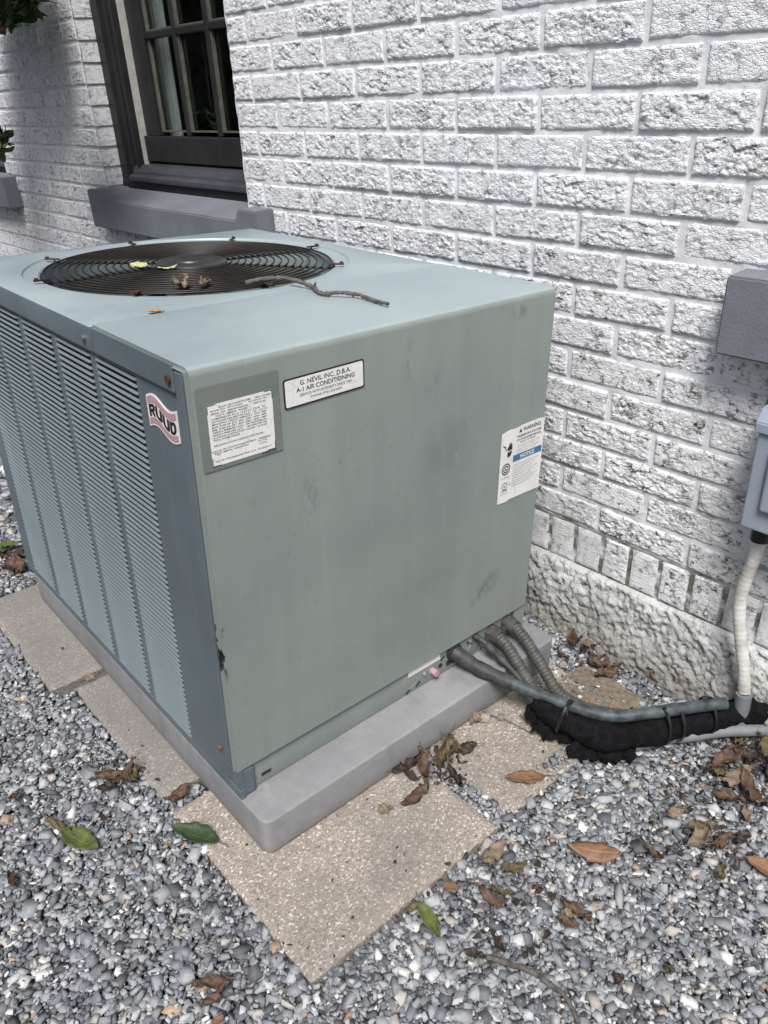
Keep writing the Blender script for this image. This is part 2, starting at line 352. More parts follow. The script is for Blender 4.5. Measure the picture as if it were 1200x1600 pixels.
def sweep(name, P, rad, seg=14, disp=None, cap=True):
    """tube along the points P; rad: a number or one radius per point; disp(i, angle) extra radius"""
    P = np.array(P, float); n = len(P); rad = np.full(n, rad) if np.isscalar(rad) else np.array(rad)
    Tn = np.gradient(P, axis=0); Tn /= np.linalg.norm(Tn, axis=1)[:, None]
    N = np.cross(Tn[0], (0, 0, 1.)); N = N if np.linalg.norm(N) > .1 else np.cross(Tn[0], (0, 1., 0)); N /= np.linalg.norm(N)
    V = []; F = []
    for i in range(n):
        N = N - Tn[i] * (N @ Tn[i]); N /= np.linalg.norm(N); B = np.cross(Tn[i], N)
        for j in range(seg):
            a = 2 * math.pi * j / seg; r = rad[i] + (disp(i, a) if disp else 0)
            V.append(P[i] + r * (math.cos(a) * N + math.sin(a) * B))
    for i in range(n - 1):
        for j in range(seg):
            k = (j + 1) % seg; F.append((i * seg + j, i * seg + k, (i + 1) * seg + k, (i + 1) * seg + j))
    if cap: F.append(tuple(range(seg - 1, -1, -1))); F.append(tuple((n - 1) * seg + j for j in range(seg)))
    return mesh_np(name, V, F)
def text_mesh(body, x0, x1, y0, y1, bold=0., fit='both', spacing=1.0, line=1.0):
    """lettering fitted into the box (x0..x1, y0..y1) of its own plane, 0.2 mm thick"""
    c = bpy.data.curves.new('t', 'FONT'); c.body = body; c.size = 1; c.offset = bold; c.extrude = 0; c.resolution_u = 2
    c.space_character = spacing; c.space_line = line
    o = bpy.data.objects.new('t', c); COL.objects.link(o)
    bpy.context.view_layer.update()
    me = bpy.data.meshes.new_from_object(o.evaluated_get(bpy.context.evaluated_depsgraph_get()))
    bpy.data.objects.remove(o); bpy.data.curves.remove(c)
    n = len(me.vertices); a = np.empty(n * 3); me.vertices.foreach_get('co', a); a = a.reshape(-1, 3)
    lo, hi = a.min(0), a.max(0)
    sx = (x1 - x0) / (hi[0] - lo[0]); sy = (y1 - y0) / (hi[1] - lo[1])
    if fit == 'h': sx = min(sx, sy * 1.0)
    a[:, 0] = x0 + (a[:, 0] - lo[0]) * sx; a[:, 1] = y0 + (a[:, 1] - lo[1]) * sy; a[:, 2] = 0
    me.vertices.foreach_set('co', a.ravel()); me.update(); return me
def join_meshes(name, items):
    """items: list of (mesh, matrix)"""
    V, F, o = [], [], 0
    for me, mm in items:
        V += [tuple(mm @ v.co) for v in me.vertices]; F += [tuple(o + i for i in p.vertices) for p in me.polygons]; o = len(V)
    return mesh_np(name, V, F)

# ================================================================ THE HOUSE WALL
HK, LB = .0677, .2149                      # course height, brick pitch
JA, JB = -.6626, -.5576                    # joint offsets of the two alternating courses
ZF = ZS - 16 * HK - .1077                  # top of the foundation
SILL0, SILL1 = .773, .905
OPEN = [(.82, 1.780, .872, 2.06), (2.85, 3.81, .872, 2.06), (-1.76, -.80, .872, 2.06)]   # window openings y0,y1,z0,z1
SILLS = [(.697, 1.824), (2.735, 3.90), (-1.83, -.680)]
def in_open(y0, y1, z0, z1):
    for a, b_, c, d in OPEN:
        if y1 > a and y0 < b_ and z1 > c + .03 and z0 < d: return True
    return False
house = empty('brick_house', 'white painted rough brick house wall with black windows and parged foundation', 'house')
MOPEN = [(a - .007, b_ + .007, c, d) for a, b_, c, d in OPEN]
# mortar bed: a wall 0.24 m thick with the window openings left free
bm = bmesh.new()
ys = sorted({-2.4, 4.4, *[v for o_ in MOPEN for v in o_[:2]]})
for a, b_ in zip(ys[:-1], ys[1:]):
    op = [o_ for o_ in MOPEN if abs(o_[0] - a) < 1e-6 and abs(o_[1] - b_) < 1e-6]
    if op: box(bm, .0065, .24, a, b_, ZF - .01, op[0][2]); box(bm, .0065, .24, a, b_, op[0][3], 2.75)
    else: box(bm, .0065, .24, a, b_, ZF - .01, 2.75)
# cut the faces up so the recessed joints can be uneven
bm.normal_update()
ff = [f for f in bm.faces if f.normal.x < -.9]
for axis, lo, hi, step in ((1, -2.4, 4.4, .03), (2, ZF, 2.0, .015)):
    for c in np.arange(lo + step, hi, step):
        pass
obj('mortar_bed', bm, 'mortar', house)
# one fine uneven sheet of mortar in front of the bed where the photograph shows the joints
def mortar_sheet():
    st = .0075; V = []; F = []; idx = {}
    yy = np.arange(-1.02, 2.85, st); zz = np.arange(ZF, 1.72, st)
    rr = rng.random((len(yy) + 8, len(zz) + 8)); k = np.array([1, 2, 3, 2, 1.]); k /= k.sum()
    sm = np.apply_along_axis(lambda r: np.convolve(r, k, 'same'), 0, rr); sm = np.apply_along_axis(lambda r: np.convolve(r, k, 'same'), 1, sm)
    def vid(i, j):
        if (i, j) not in idx:
            idx[(i, j)] = len(V); V.append((.0038 + (sm[i, j] - .5) * .012 + (.006 if zz[j] < ZF + .098 else 0), yy[i], zz[j]))
        return idx[(i, j)]
    for i in range(len(yy) - 1):
        for j in range(len(zz) - 1):
            if in_open(yy[i] + .006, yy[i + 1] - .006, zz[j] + .04, zz[j + 1] + .04): continue
            if zz[j] < .6 and -.10 < yy[i]: continue
            F.append((vid(i, j), vid(i, j + 1), vid(i + 1, j + 1), vid(i + 1, j)))
    return mesh_np('mortar_joints', V, F)
smooth(obj('mortar_joints', mortar_sheet(), 'mortar', house), 180)

def lumps(P, seed, cell, amp):
    """rough burnt-face relief: lumps with crevices between (nearest and second nearest of jittered points)"""
    r_ = np.random.default_rng(seed); lo, hi = P.min(0) - .01, P.max(0) + .01
    n = int(np.prod(np.maximum((hi - lo) / cell, 1.6))); Q = lo + r_.random((max(n, 30), 3)) * (hi - lo); hh = r_.random(len(Q))
    d = np.linalg.norm((P[:, None] - Q[None]) * np.array((1, .72, 1.25)), axis=2); o_ = np.argsort(d, axis=1)[:, :2]; i = np.arange(len(P))
    f1, f2 = d[i, o_[:, 0]], d[i, o_[:, 1]]
    e = np.clip((f2 - f1) / (cell * .30), 0, 1); dz = (P[:, 2] - Q[o_[:, 0], 2]) / cell
    return amp * ((hh[o_[:, 0]] - .5) * .9 - np.clip(dz, -1, 1) * .55 + (np.sqrt(e) - .7) * .8), 1 - e
def brick_mesh(name, L, H, depth, seed, rough=1., nx=80, nz=24, mat='brick'):
    """a brick lying on its bed: front face at x=0, y 0..L, z 0..H; front and both ends carry the relief"""
    nd = 8; G = {}; V = []; F = []
    def vid(key, co):
        if key not in G: G[key] = len(V); V.append(co)
        return G[key]
    X = np.linspace(0, 1, nd + 1) ** 1.2 * depth
    def pt(i, j, k): return vid((i, j, k), (X[k], L * i / nx, H * j / nz))
    for i in range(nx):
        for j in range(nz): F.append((pt(i, j, 0), pt(i, j + 1, 0), pt(i + 1, j + 1, 0), pt(i + 1, j, 0)))
    for j in range(nz):
        for k in range(nd):
            F.append((pt(0, j, k), pt(0, j, k + 1), pt(0, j + 1, k + 1), pt(0, j + 1, k)))
            F.append((pt(nx, j, k), pt(nx, j + 1, k), pt(nx, j + 1, k + 1), pt(nx, j, k + 1)))
    for i in range(nx):
        for k in range(2):
            F.append((pt(i, 0, k), pt(i + 1, 0, k), pt(i + 1, 0, k + 1), pt(i, 0, k + 1)))
            F.append((pt(i, nz, k), pt(i, nz, k + 1), pt(i + 1, nz, k + 1), pt(i + 1, nz, k)))
    P = np.array(V); a, e1 = lumps(P, seed, .0125, .0022 * rough); b2, e2 = lumps(P, seed + 99, .0070, .0010 * rough)
    r_ = np.random.default_rng(seed + 5); ph = r_.random(6) * 6.28
    patch = .5 + .5 * np.sin(P[:, 1] * 38 + ph[0] + 2 * np.sin(P[:, 2] * 60 + ph[1])) * np.sin(P[:, 1] * 71 + P[:, 2] * 50 + ph[2])
    patch = .45 + .75 * patch
    h = (a + b2) * patch
    front = np.exp(-P[:, 0] / .006)
    ey = np.minimum(P[:, 1], L - P[:, 1]); ez = np.minimum(P[:, 2], H - P[:, 2])
    edge = np.clip(np.minimum(ey, ez) / .004, 0, 1)
    P2 = P.copy()
    P2[:, 0] -= h * front * (.4 + .6 * edge); P2[:, 0] += (1 - edge) * front * .0022
    end = (ey < 1e-5); s_ = np.where(P[:, 1] < L / 2, -1, 1)
    P2[:, 1] += end * s_ * (h * .6 - .001)
    tb = (ez < 1e-5); s_ = np.where(P[:, 2] < H / 2, -1, 1)
    P2[:, 2] += tb * s_ * (h * .55 - .0008)
    me = mesh_np(name, P2, F); at = me.attributes.new('pit', 'FLOAT', 'POINT')
    at.data.foreach_set('value', np.clip(np.maximum(e1, e2 * .85) * patch, 0, 1).astype(np.float32))
    me.polygons.foreach_set('use_smooth', [True] * len(me.polygons)); me.set_sharp_from_angle(angle=R(50))
    me.materials.append(MT[mat]); return me
BL, BH = LB - .0100, HK - .0092
full = [brick_mesh('brick', BL, BH, .075, 10 * i + 1, (1.0, .6, 1.25, .8, 1.05, .45, 1.35, .9, .7, 1.15)[i]) for i in range(10)]
smooth_b = brick_mesh('brick', BL, BH, .075, 777, .35)
part_cache = {}
def part_brick(L):
    k = round(L, 2)
    if k not in part_cache: part_cache[k] = brick_mesh('brick', L, BH, .075, int(k * 1000) + 3, .8, nx=max(8, int(80 * L / BL)))
    return part_cache[k]
def shown(y0, y1, z):
    yc = (y0 + y1) / 2
    if y1 < -.97 or y0 > 2.82 or z > 1.62: return False
    if z < .70 and -.13 < yc < 1.15: return False
    if z < .60 and yc > -.13: return False
    return True
mass = []; nb = 0
def put_brick(me, y, z, L):
    global nb
    x = random.gauss(0, .0011); rot = Matrix.Rotation(random.gauss(0, .004), 4, 'X') @ Matrix.Rotation(random.gauss(0, .006), 4, 'Z')
    flip = (me in full or me is smooth_b) and random.random() < .5
    m_ = Matrix.Translation((x, y, z))
    if flip: m_ = m_ @ Matrix.Translation((0, L / 2, BH / 2)) @ Matrix.Rotation(math.pi, 4, 'X') @ Matrix.Translation((0, -L / 2, -BH / 2))
    if shown(y, y + L, z):
        o = bpy.data.objects.new('brick', me); link(o); o.parent = house; o.matrix_local = m_ @ rot; nb += 1
    else: mass.append((x, y, z, L, BH))
for k in range(16, -20, -1):
    zb = ZS - k * HK + .0045
    if zb > 2.7: break
    off = JB if k % 2 == 1 else JA
    segs = []
    if zb + BH / 2 > .872 and zb < 2.03:          # courses broken by the windows
        spans = [(-2.4, -1.76), (-.80, .82), (1.780, 2.85), (3.81, 4.4)]
    else: spans = [(-2.4, 4.4)]
    for a, b_ in spans:
        # sills take the place of the bricks
        cuts = [(a, b_)]
        if zb + BH > SILL0 and zb < SILL1:
            for s0, s1 in SILLS:
                nc = []
                for c0, c1 in cuts:
                    if s1 <= c0 or s0 >= c1: nc.append((c0, c1))
                    else:
                        if s0 > c0 + .03: nc.append((c0, s0 - .002))
                        if s1 < c1 - .03: nc.append((s1 + .002, c1))
                cuts = nc
        for c0, c1 in cuts:
            o_ = off
            if a == 1.780 and c0 == 1.780: o_ = 1.780 + .0 + (LB if k % 2 else LB * .5) - 10 * LB
            n0 = math.floor((c0 - o_) / LB)
            y = o_ + n0 * LB
            while y < c1:
                y0, y1 = max(y, c0), min(y + LB, c1)
                g0 = .005 if y0 > c0 + 1e-4 else (-.004 if abs(c0 - .82) < 1e-6 and k % 2 == 0 else .001); g1 = .005 if y1 < c1 - 1e-4 else .001
                L = y1 - y0 - g0 - g1
                if L > .03:
                    if L > BL - .004: put_brick(smooth_b if random.random() < .05 else random.choice(full), y0 + g0, zb, BL)
                    else: put_brick(part_brick(L), y0 + g0, zb, round(L, 2))
                y += LB
# rowlock course on the foundation
rl = [brick_mesh('brick', .1, .1, .075, 5000 + i, .22, nx=10, nz=16, mat='rowlock') for i in range(3)]
RW = LB / 3
for me in rl:
    for v in me.vertices: v.co.y *= (RW - .010) / .1; v.co.z *= .97
rough_rl = brick_mesh('brick', RW - .010, .097, .075, 6001, .9, nx=16, nz=24)
y = -2.4; i = 0
while y < 4.35:
    if -1.0 < y < -.12:
        o = bpy.data.objects.new('brick', rough_rl if random.random() < .22 else random.choice(rl)); link(o); o.parent = house; nb += 1
        o.matrix_local = Matrix.Translation((random.gauss(.001, .001), y + .005, ZF + .004)) @ Matrix.Rotation(random.gauss(0, .012), 4, 'X')
    else: mass.append((0, y + .006, ZF + .004, RW - .013, .097))
    y += RW; i += 1
# courses the photograph shows nothing of: one joined mesh
bm = bmesh.new()
for (x, y, z, L, H) in mass: box(bm, x, x + .04, y, y + L, z, z + H)
o = obj('brick_courses', bm, 'brick', house); o['kind'] = 'stuff'
print('bricks', nb, 'mass', len(mass))

# foundation: rough parging, bulging outward
def foundation():
    yy = np.r_[np.arange(-2.4, -1.15, .03), np.arange(-1.15, -.05, .0045), np.arange(-.05, 4.41, .03)]; zz = np.linspace(-.10, ZF + .002, 64); ny, nz = len(yy), len(zz)
    Yg, Zg = np.meshgrid(yy, zz, indexing='ij')
    def sm(n, amp):
        r_ = rng.random((ny + 2 * n, nz + 2 * n)); k = np.hanning(n + 2)[1:-1]; k /= k.sum()
        r_ = np.apply_along_axis(lambda q: np.convolve(q, k, 'same'), 0, r_); r_ = np.apply_along_axis(lambda q: np.convolve(q, k, 'same'), 1, r_)
        r_ = r_[n:-n, n:-n]; r_ = (r_ - r_.mean()) / r_.std(); return r_ * amp
    fine = (rng.random((ny, nz)) - .5) * .0050; fine += sm(2, .0016); mid = sm(4, .0016); big = sm(25, .003)
    rel = (ZF - Zg) / ZF; fd = np.clip((ZF - Zg) / .010, .25, 1); fine, mid, big = fine * fd, mid * fd, big * fd
    X = -.006 - .030 * np.clip(rel, 0, 1) ** .8 + fine + mid + big
    X[:, -1] = .012; X[:, -2] = -.005 + big[:, -2] * .5
    P = np.stack([X.ravel(), Yg.ravel(), Zg.ravel()], 1)
    P[:, 2] += np.where(np.arange(len(P)) % nz == nz - 2, 1, 0) * (-.002)
    I = np.arange((ny - 1) * nz).reshape(-1, nz)[:, :-1].ravel()
    F = np.stack([I, I + 1, I + nz + 1, I + nz], 1)
    me = mesh_np('foundation', P, F.tolist()); at = me.attributes.new('pit', 'FLOAT', 'POINT')
    at.data.foreach_set('value', np.clip(.5 + (fine + mid).ravel() / .008, 0, 1).astype(np.float32)); return me
smooth(obj('foundation', foundation(), 'found', house), 180)
obj('foundation_core', mbox(.02, .24, -2.4, 4.4, -.2, ZF - .012), 'found', house)
# closed dark room behind the windows
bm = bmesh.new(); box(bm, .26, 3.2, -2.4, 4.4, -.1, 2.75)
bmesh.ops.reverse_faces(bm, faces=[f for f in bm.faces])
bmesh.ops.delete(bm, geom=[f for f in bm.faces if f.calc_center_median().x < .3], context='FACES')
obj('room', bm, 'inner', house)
bm = bmesh.new(); box(bm, -.25, 3.3, -2.5, 4.5, 2.756, 2.86); obj('roof_edge', bm, 'sash', house)

def window(y0, y1, z0, z1, full_detail=True):
    """double hung window in its opening; far casing y1, near casing y0"""
    win = bpy.data.objects.new('window', None); link(win); win.parent = house
    F0 = .072                                   # front of the casing
    bm = bmesh.new()                            # stepped casing, both sides and head
    for s in (0, 1):
        for (a, b_, xf) in ((0, .052, F0), (.052, .085, F0 + .012), (.085, .112, F0 + .022), (.112, .128, F0 + .012), (.128, .150, F0 + .03)):
            if not s and a > .03: continue
            ya, yb = (y1 - b_, y1 - a) if s else (y0 + a, y0 + b_ - .0052)
            box(bm, xf, .20, ya, yb, z0 + .03, z1, .0015, 1)
    for (a, b_, xf) in ((0, .052, F0), (.052, .112, F0 + .018), (.112, .150, F0 + .03)):
        box(bm, xf, .20, y0 + .0475, y1 - .1505, z1 - b_, z1 - a, .0015, 1)
    obj('window_frame', bm, 'sash', win)
    li = bmesh.new()
    box(li, F0 + .024, .125, y1 - .1585, y1 - .151, z0 + .11, z1 - .16, .0008, 1)
    obj('jamb_liner', li, 'liner', win)
    ya, yb = y0 + .0475, y1 - .159
    zs = z0 + .155                                # sash bottom
    # lower frame board and sloping sub-sill with a rounded nose
    obj('sill_board', mbox(F0 - .004, .20, y0 + .002, y1 - .001, z0 + .006, z0 + .055, .003), 'sash', win)
    prof = [(F0 - .012, z0 + .056), (F0 - .016, z0 + .062), (F0 - .014, z0 + .072), (F0 - .004, z0 + .079), (F0 + .006, z0 + .080), (F0 + .008, z0 + .088), (F0 + .014, z0 + .100), (F0 + .024, z0 + .107), (.20, z0 + .150), (.20, z0 + .056)]
    bm = bmesh.new(); rings = []
    for yv in (y0 + .003, y1 - .086): rings.append([bm.verts.new((x, yv, z)) for x, z in prof])
    for i in range(len(prof)):
        j = (i + 1) % len(prof); bm.faces.new((rings[0][i], rings[0][j], rings[1][j], rings[1][i]))
    bm.faces.new(rings[0][::-1]); bm.faces.new(rings[1]); bmesh.ops.recalc_face_normals(bm, faces=bm.faces)
    obj('sub_sill', bm, 'subsill', win)
    # sash
    X0, X1 = F0 + .036, F0 + .072
    sash = obj('sash', mbox(X0, X1, ya, yb, zs - .034, zs + .050, .003), 'sash', win)
    for q0, q1 in ((ya, ya + .040), (yb - .118, yb - .070), (yb - .069, yb)): obj('stile', mbox(X0 + (.012 if q0 == yb - .069 else 0), X1, q0, q1, zs + .0505, z1 - .151, .002), 'sash', win)
    ga, gb = ya + .041, yb - .119; nv = 3; rows = [zs + .052, 1.378, 1.69, z1 - .20]
    pw = (gb - ga) / nv
    ys_ = [ga + pw * i for i in range(nv + 1)]
    for yv in ys_[1:-1]: obj('muntin', mbox(X0 + .002, X1 - .004, yv - .011, yv + .011, zs + .0506, z1 - .152, .004), 'sash', win)
    for zv in rows[1:-1]: obj('muntin', mbox(X0 + .0035, X1 - .006, ga, gb, zv - .011, zv + .011, .004), 'sash', win)
    obj('meeting_rail', mbox(X0 - .002, X1, ga, gb, z1 - .198, z1 - .153, .003), 'sash', win)
    for a, b_ in zip(ys_[:-1], ys_[1:]):
        for c, d in zip(rows[:-1], rows[1:]):
            pn = obj('pane', mbox(X0 + .020, X0 + .024, a + .0125, b_ - .0125, c + .013, d - .013), 'glass', win)
            bm = bmesh.new()
            for q0, q1, r0, r1 in ((a + .0115, a + .017, c + .0115, d - .0115), (b_ - .017, b_ - .0115, c + .0115, d - .0115), (a + .0175, b_ - .0175, c + .0115, c + .016)):
                box(bm, X0 + .008, X0 + .0195, q0, q1, r0, r1)
            obj('glazing_bead', bm, 'cream', win)
    return win
for o_ in OPEN: window(*o_)
# pale curtain just inside the far edge of the first window
P = [(.175 + .005 * math.sin(i * 1.3), 1.545 - i * .0075) for i in range(14)]
V = []; F = []
for z in (.95, 2.0):
    V += [(x, y, z) for x, y in P]
F = [(i, i + 1, i + 15, i + 14) for i in range(13)]
o = obj('curtain', mesh_np('curtain', V, F), 'curtain'); md = o.modifiers.new('s', 'SOLIDIFY'); md.thickness = .002
setp(o, 'pale grey curtain hanging inside the left edge of the house window', 'curtain')

def sill(y0, y1):
    """masonry sill: sloping top with raised lug at each end"""
    bm = bmesh.new(); xf, xb, lug = -.060, .066, .105
    secs = [(y0, 0), (y0 + lug - .012, 0), (y0 + lug + .004, 1), (y1 - lug - .004, 1), (y1 - lug + .012, 0), (y1, 0)]
    rings = []
    for y, d in secs:
        zt = SILL1 - (.032 if d else 0); zb_ = SILL1 + (.0 if d else .004)
        rings.append([bm.verts.new(c) for c in ((xf, y, SILL0), (xf, y, zt), (xb, y, zb_ - .002), (xb, y, SILL0))])
    for a, b_ in zip(rings[:-1], rings[1:]):
        for i in range(4): j = (i + 1) % 4; bm.faces.new((a[i], a[j], b_[j], b_[i]))
    bm.faces.new(rings[0][::-1]); bm.faces.new(rings[-1]); bmesh.ops.recalc_face_normals(bm, faces=bm.faces)
    bmesh.ops.bevel(bm, geom=bm.edges[:], offset=.0035, segments=2, affect='EDGES')
    return smooth(obj('window_sill', bm, 'sillpaint', house), 30)
for s in SILLS: sill(*s)

# ================================================================ GROUND
go = obj('ground', mbox(-40, 40, -40, 40, -.30, -.032), 'yard', None, ML); go['kind'] = 'structure'
o = obj('soil_bed', mbox(-2.2, .975, -2.2, 4.6, -.031, -.024), 'soil', None, ML); o['kind'] = 'structure'

PAV = [(-.118, .32, .613, 1.075, .9), (-.073, .36, .168, .586, -.4), (-.071, .352, -.291, .134, .3), (.386, .80, -.290, .130, -.5)]
PLAB = ['rear stone paver under the far end of the pad, cut by the left picture edge', 'middle stone paver beside the long side of the pad, between two others',
        'large front stone paver under the near corner of the pad, fully visible corner', 'right front stone paver under the pipes, dirt on its far corner']
for (a, b_, c, d, ang), lab in zip(PAV, PLAB):
    bm = bmesh.new(); nx = 46; L, Dp = b_ - a, d - c
    box(bm, -L / 2, L / 2, -Dp / 2, Dp / 2, -.045, -.0015)
    for ax, ln in ((0, L), (1, Dp)):
        for i in range(1, nx):
            p = [0, 0, 0]; p[ax] = -ln / 2 + ln * i / nx; n_ = [0, 0, 0]; n_[ax] = 1
            bmesh.ops.bisect_plane(bm, geom=bm.verts[:] + bm.edges[:] + bm.faces[:], plane_co=p, plane_no=n_)
    for v in bm.verts:
        if v.co.z > -.01:
            e = min(L / 2 - abs(v.co.x), Dp / 2 - abs(v.co.y)); v.co.z -= max(0, 1 - e / .012) ** 2 * .006 + random.random() * .0008
        if abs(abs(v.co.x) - L / 2) < 1e-4: v.co.x -= math.copysign(random.random() * .0035, v.co.x)
        if abs(abs(v.co.y) - Dp / 2) < 1e-4: v.co.y -= math.copysign(random.random() * .0035, v.co.y)
    o = obj('stone_paver', bm, 'paver_grey' if c > .15 else 'paver', None, ML @ Matrix.Translation(((a + b_) / 2, (c + d) / 2, 0)) @ Matrix.Rotation(R(ang), 4, 'Z'))
    smooth(o, 45); setp(o, lab, 'paver', 'stone pavers laid under the pad')

def gravel():
    prot = []
    for i in range(36):
        r_ = np.random.default_rng(400 + i); bm = bmesh.new()
        asp = (1, r_.uniform(.5, .9), r_.uniform(.22, .48))
        pts = np.array([(a_, b_, c_) for a_ in (-1, 1) for b_ in (-1, 1) for c_ in (-1, 1)], float) * r_.uniform(.45, 1.0, (8, 3)); pts = np.vstack([pts, r_.uniform(-.9, .9, (2, 3))]) * np.array(asp) * .55
        vs = [bm.verts.new(p) for p in pts]; res = bmesh.ops.convex_hull(bm, input=vs)
        bmesh.ops.delete(bm, geom=[v for v in bm.verts if not v.link_faces], context='VERTS'); bmesh.ops.triangulate(bm, faces=bm.faces)
        bm.verts.index_update(); prot.append((np.array([v.co for v in bm.verts]), np.array([[v.index for v in f.verts] for f in bm.faces]))); bm.free()
    # positions: fine where the photograph looks, coarser beyond
    def grid(x0, x1, y0, y1, p):
        gx, gy = np.meshgrid(np.arange(x0, x1, p), np.arange(y0, y1, p)); q = np.stack([gx.ravel(), gy.ravel()], 1); return q + rng.uniform(-.5, .5, q.shape) * p * 1.1
    near = [(grid(-.56, .97, -.84, 1.5, .0088), .0120, -.0150), (grid(-.56, .97, -.84, 1.5, .0128), .0150, -.0110), (grid(-.56, .97, -.84, 1.5, .0112), .0088, -.0085)]
    far = [(grid(-1.3, .97, -1.8, 3.6, .018), .025, -.016)]
    A = []
    for li, (q, s, z) in enumerate(near + far):
        if li == 3: q = q[(q[:, 0] < -.55) | (q[:, 1] < -.83) | (q[:, 1] > 1.49)]
        # hidden under the unit
        keep = ~((q[:, 0] > .02) & (q[:, 0] < .74) & (q[:, 1] > -.02) & (q[:, 1] < .97))
        for (a, b_, c, d, _) in PAV:
            mg = -.004 if s > .012 else .002
            keep &= ~((q[:, 0] > a + mg * -1) & (q[:, 0] < b_ - mg * -1 * -1 + 0) & (q[:, 1] > c) & (q[:, 1] < d))
        keep &= ~((q[:, 0] > .0) & (q[:, 0] < .79) & (q[:, 1] > -.075) & (q[:, 1] < .995))
        keep &= ~((q[:, 0] > -.105) & (q[:, 1] > .582) & (q[:, 1] < .617) & (q[:, 0] < .3))
        q = q[keep]; A.append(np.column_stack([q, np.full(len(q), s), np.full(len(q), z)]))
    # a little spill on the paver edges and the bare corner by the pipes
    sp = []
    for _ in range(420):
        sp.append((rng.uniform(.50, .80), rng.uniform(-.31, -.08), rng.uniform(.005, .012), .002))
    sp = [p for p in sp if p[0] > .66 or p[1] < -.25]
    for _ in range(26): sp.append((rng.uniform(-.02, .02) + .37, rng.uniform(-.28, -.08), .012, -.008))
    for _ in range(22): sp.append((rng.uniform(-.06, .0), rng.uniform(.138, .164), .014, -.010))
    A.append(np.array(sp)); A = np.vstack(A); n = len(A)
    size = A[:, 2] * rng.lognormal(0, .33, n); size = np.clip(size, .004, .036)
    z = A[:, 3] + rng.normal(0, .0026, n) - .009 * np.exp(-((A[:, 1] + .31) / .03) ** 2) * (A[:, 0] > -.07) * (A[:, 0] < .36) + .0035 * np.sin(A[:, 0] * 9 + 1) * np.sin(A[:, 1] * 7)
    # gravel heaps up against the foundation and thins over the dirty corner of the right paver
    yaw = rng.uniform(0, 2 * np.pi, n); tl = np.abs(rng.normal(0, .55, n)); ta = rng.uniform(0, 2 * np.pi, n)
    # tone palette
    pal = np.array([(.33, .345, .365), (.25, .262, .285), (.175, .185, .205), (.11, .115, .13), (.47, .48, .50), (.66, .66, .65), (.42, .40, .37), (.145, .15, .16), (.36, .25, .18), (.5, .36, .26)])
    pr = np.array([.22, .22, .18, .12, .075, .03, .06, .035, .006, .003]); pr /= pr.sum()
    tone = pal[rng.choice(len(pal), n, p=pr)] * rng.uniform(.85, 1.12, (n, 1))
    pi = rng.integers(0, len(prot), n)
    VV, FF, TT_, off = [], [], [], 0
    ca, sa = np.cos(yaw), np.sin(yaw)
    for k, (pv, pf) in enumerate(prot):
        I = np.where(pi == k)[0]
        if not len(I): continue
        P = pv[None] * size[I, None, None]
        # yaw
        x = P[..., 0] * ca[I, None] - P[..., 1] * sa[I, None]; y = P[..., 0] * sa[I, None] + P[..., 1] * ca[I, None]; zz = P[..., 2]
        # tilt about a random horizontal axis
        ax, ay = np.cos(ta[I])[:, None], np.sin(ta[I])[:, None]; c, s = np.cos(tl[I])[:, None], np.sin(tl[I])[:, None]
        dot = (x * ax + y * ay) * (1 - c)
        cx, cy, cz = ay * zz, -ax * zz, ax * y - ay * x
        X = x * c + cx * s + ax * dot; Y = y * c + cy * s + ay * dot; Z = zz * c + cz * s
        X += A[I, 0][:, None]; Y += A[I, 1][:, None]; Z += z[I][:, None]
        m_ = len(I); nv = len(pv)
        VV.append(np.stack([X, Y, Z], -1).reshape(-1, 3)); FF.append((pf[None] + (off + np.arange(m_) * nv)[:, None, None]).reshape(-1, 3))
        TT_.append(np.repeat(tone[I], nv, axis=0)); off += m_ * nv
    V = np.vstack(VV).astype(np.float32); F = np.vstack(FF).astype(np.int32); Tn = np.vstack(TT_).astype(np.float32)
    me = bpy.data.meshes.new('gravel'); me.vertices.add(len(V)); me.vertices.foreach_set('co', V.ravel())
    me.loops.add(F.size); me.loops.foreach_set('vertex_index', F.ravel()); me.polygons.add(len(F))
    me.polygons.foreach_set('loop_start', np.arange(0, F.size, 3, dtype=np.int32)); me.polygons.foreach_set('loop_total', np.full(len(F), 3, np.int32))
    me.update(calc_edges=True)
    at = me.color_attributes.new('tone', 'FLOAT_COLOR', 'POINT'); at.data.foreach_set('color', np.column_stack([Tn, np.ones(len(Tn), np.float32)]).astype(np.float32).ravel())
    print('gravel stones', n, 'tris', len(F)); return me
o = obj('gravel', gravel(), 'gravel', None, ML); setp(o, 'grey crushed stone gravel covering the yard', 'gravel', kind='stuff')
# fine dirt washed over the corner of the right paver and against the foundation
bm = bmesh.new(); bmesh.ops.create_grid(bm, x_segments=60, y_segments=60, size=.5)
for v in bm.verts:
    x, y = v.co.x * .25, v.co.y * .17
    r = math.hypot(x / .125, y / .085) + .35 * math.sin(x * 90) * math.sin(y * 70 + 1); v.co = Vector((x, y, .0035 * max(-1.5, 1 - r * r) + (random.random() - .5) * .0022 - .0015))
o = obj('washed_dirt', bm, m_simple('sandy_dirt', (.11, .088, .062), (.24, .195, .145), 90, .95, 400, .8, .003), None, ML @ Matrix.Translation((.72, -.20, 0)))
smooth(o, 180); setp(o, 'sandy dirt washed over the paver corner under the pipes', 'dirt', kind='stuff')

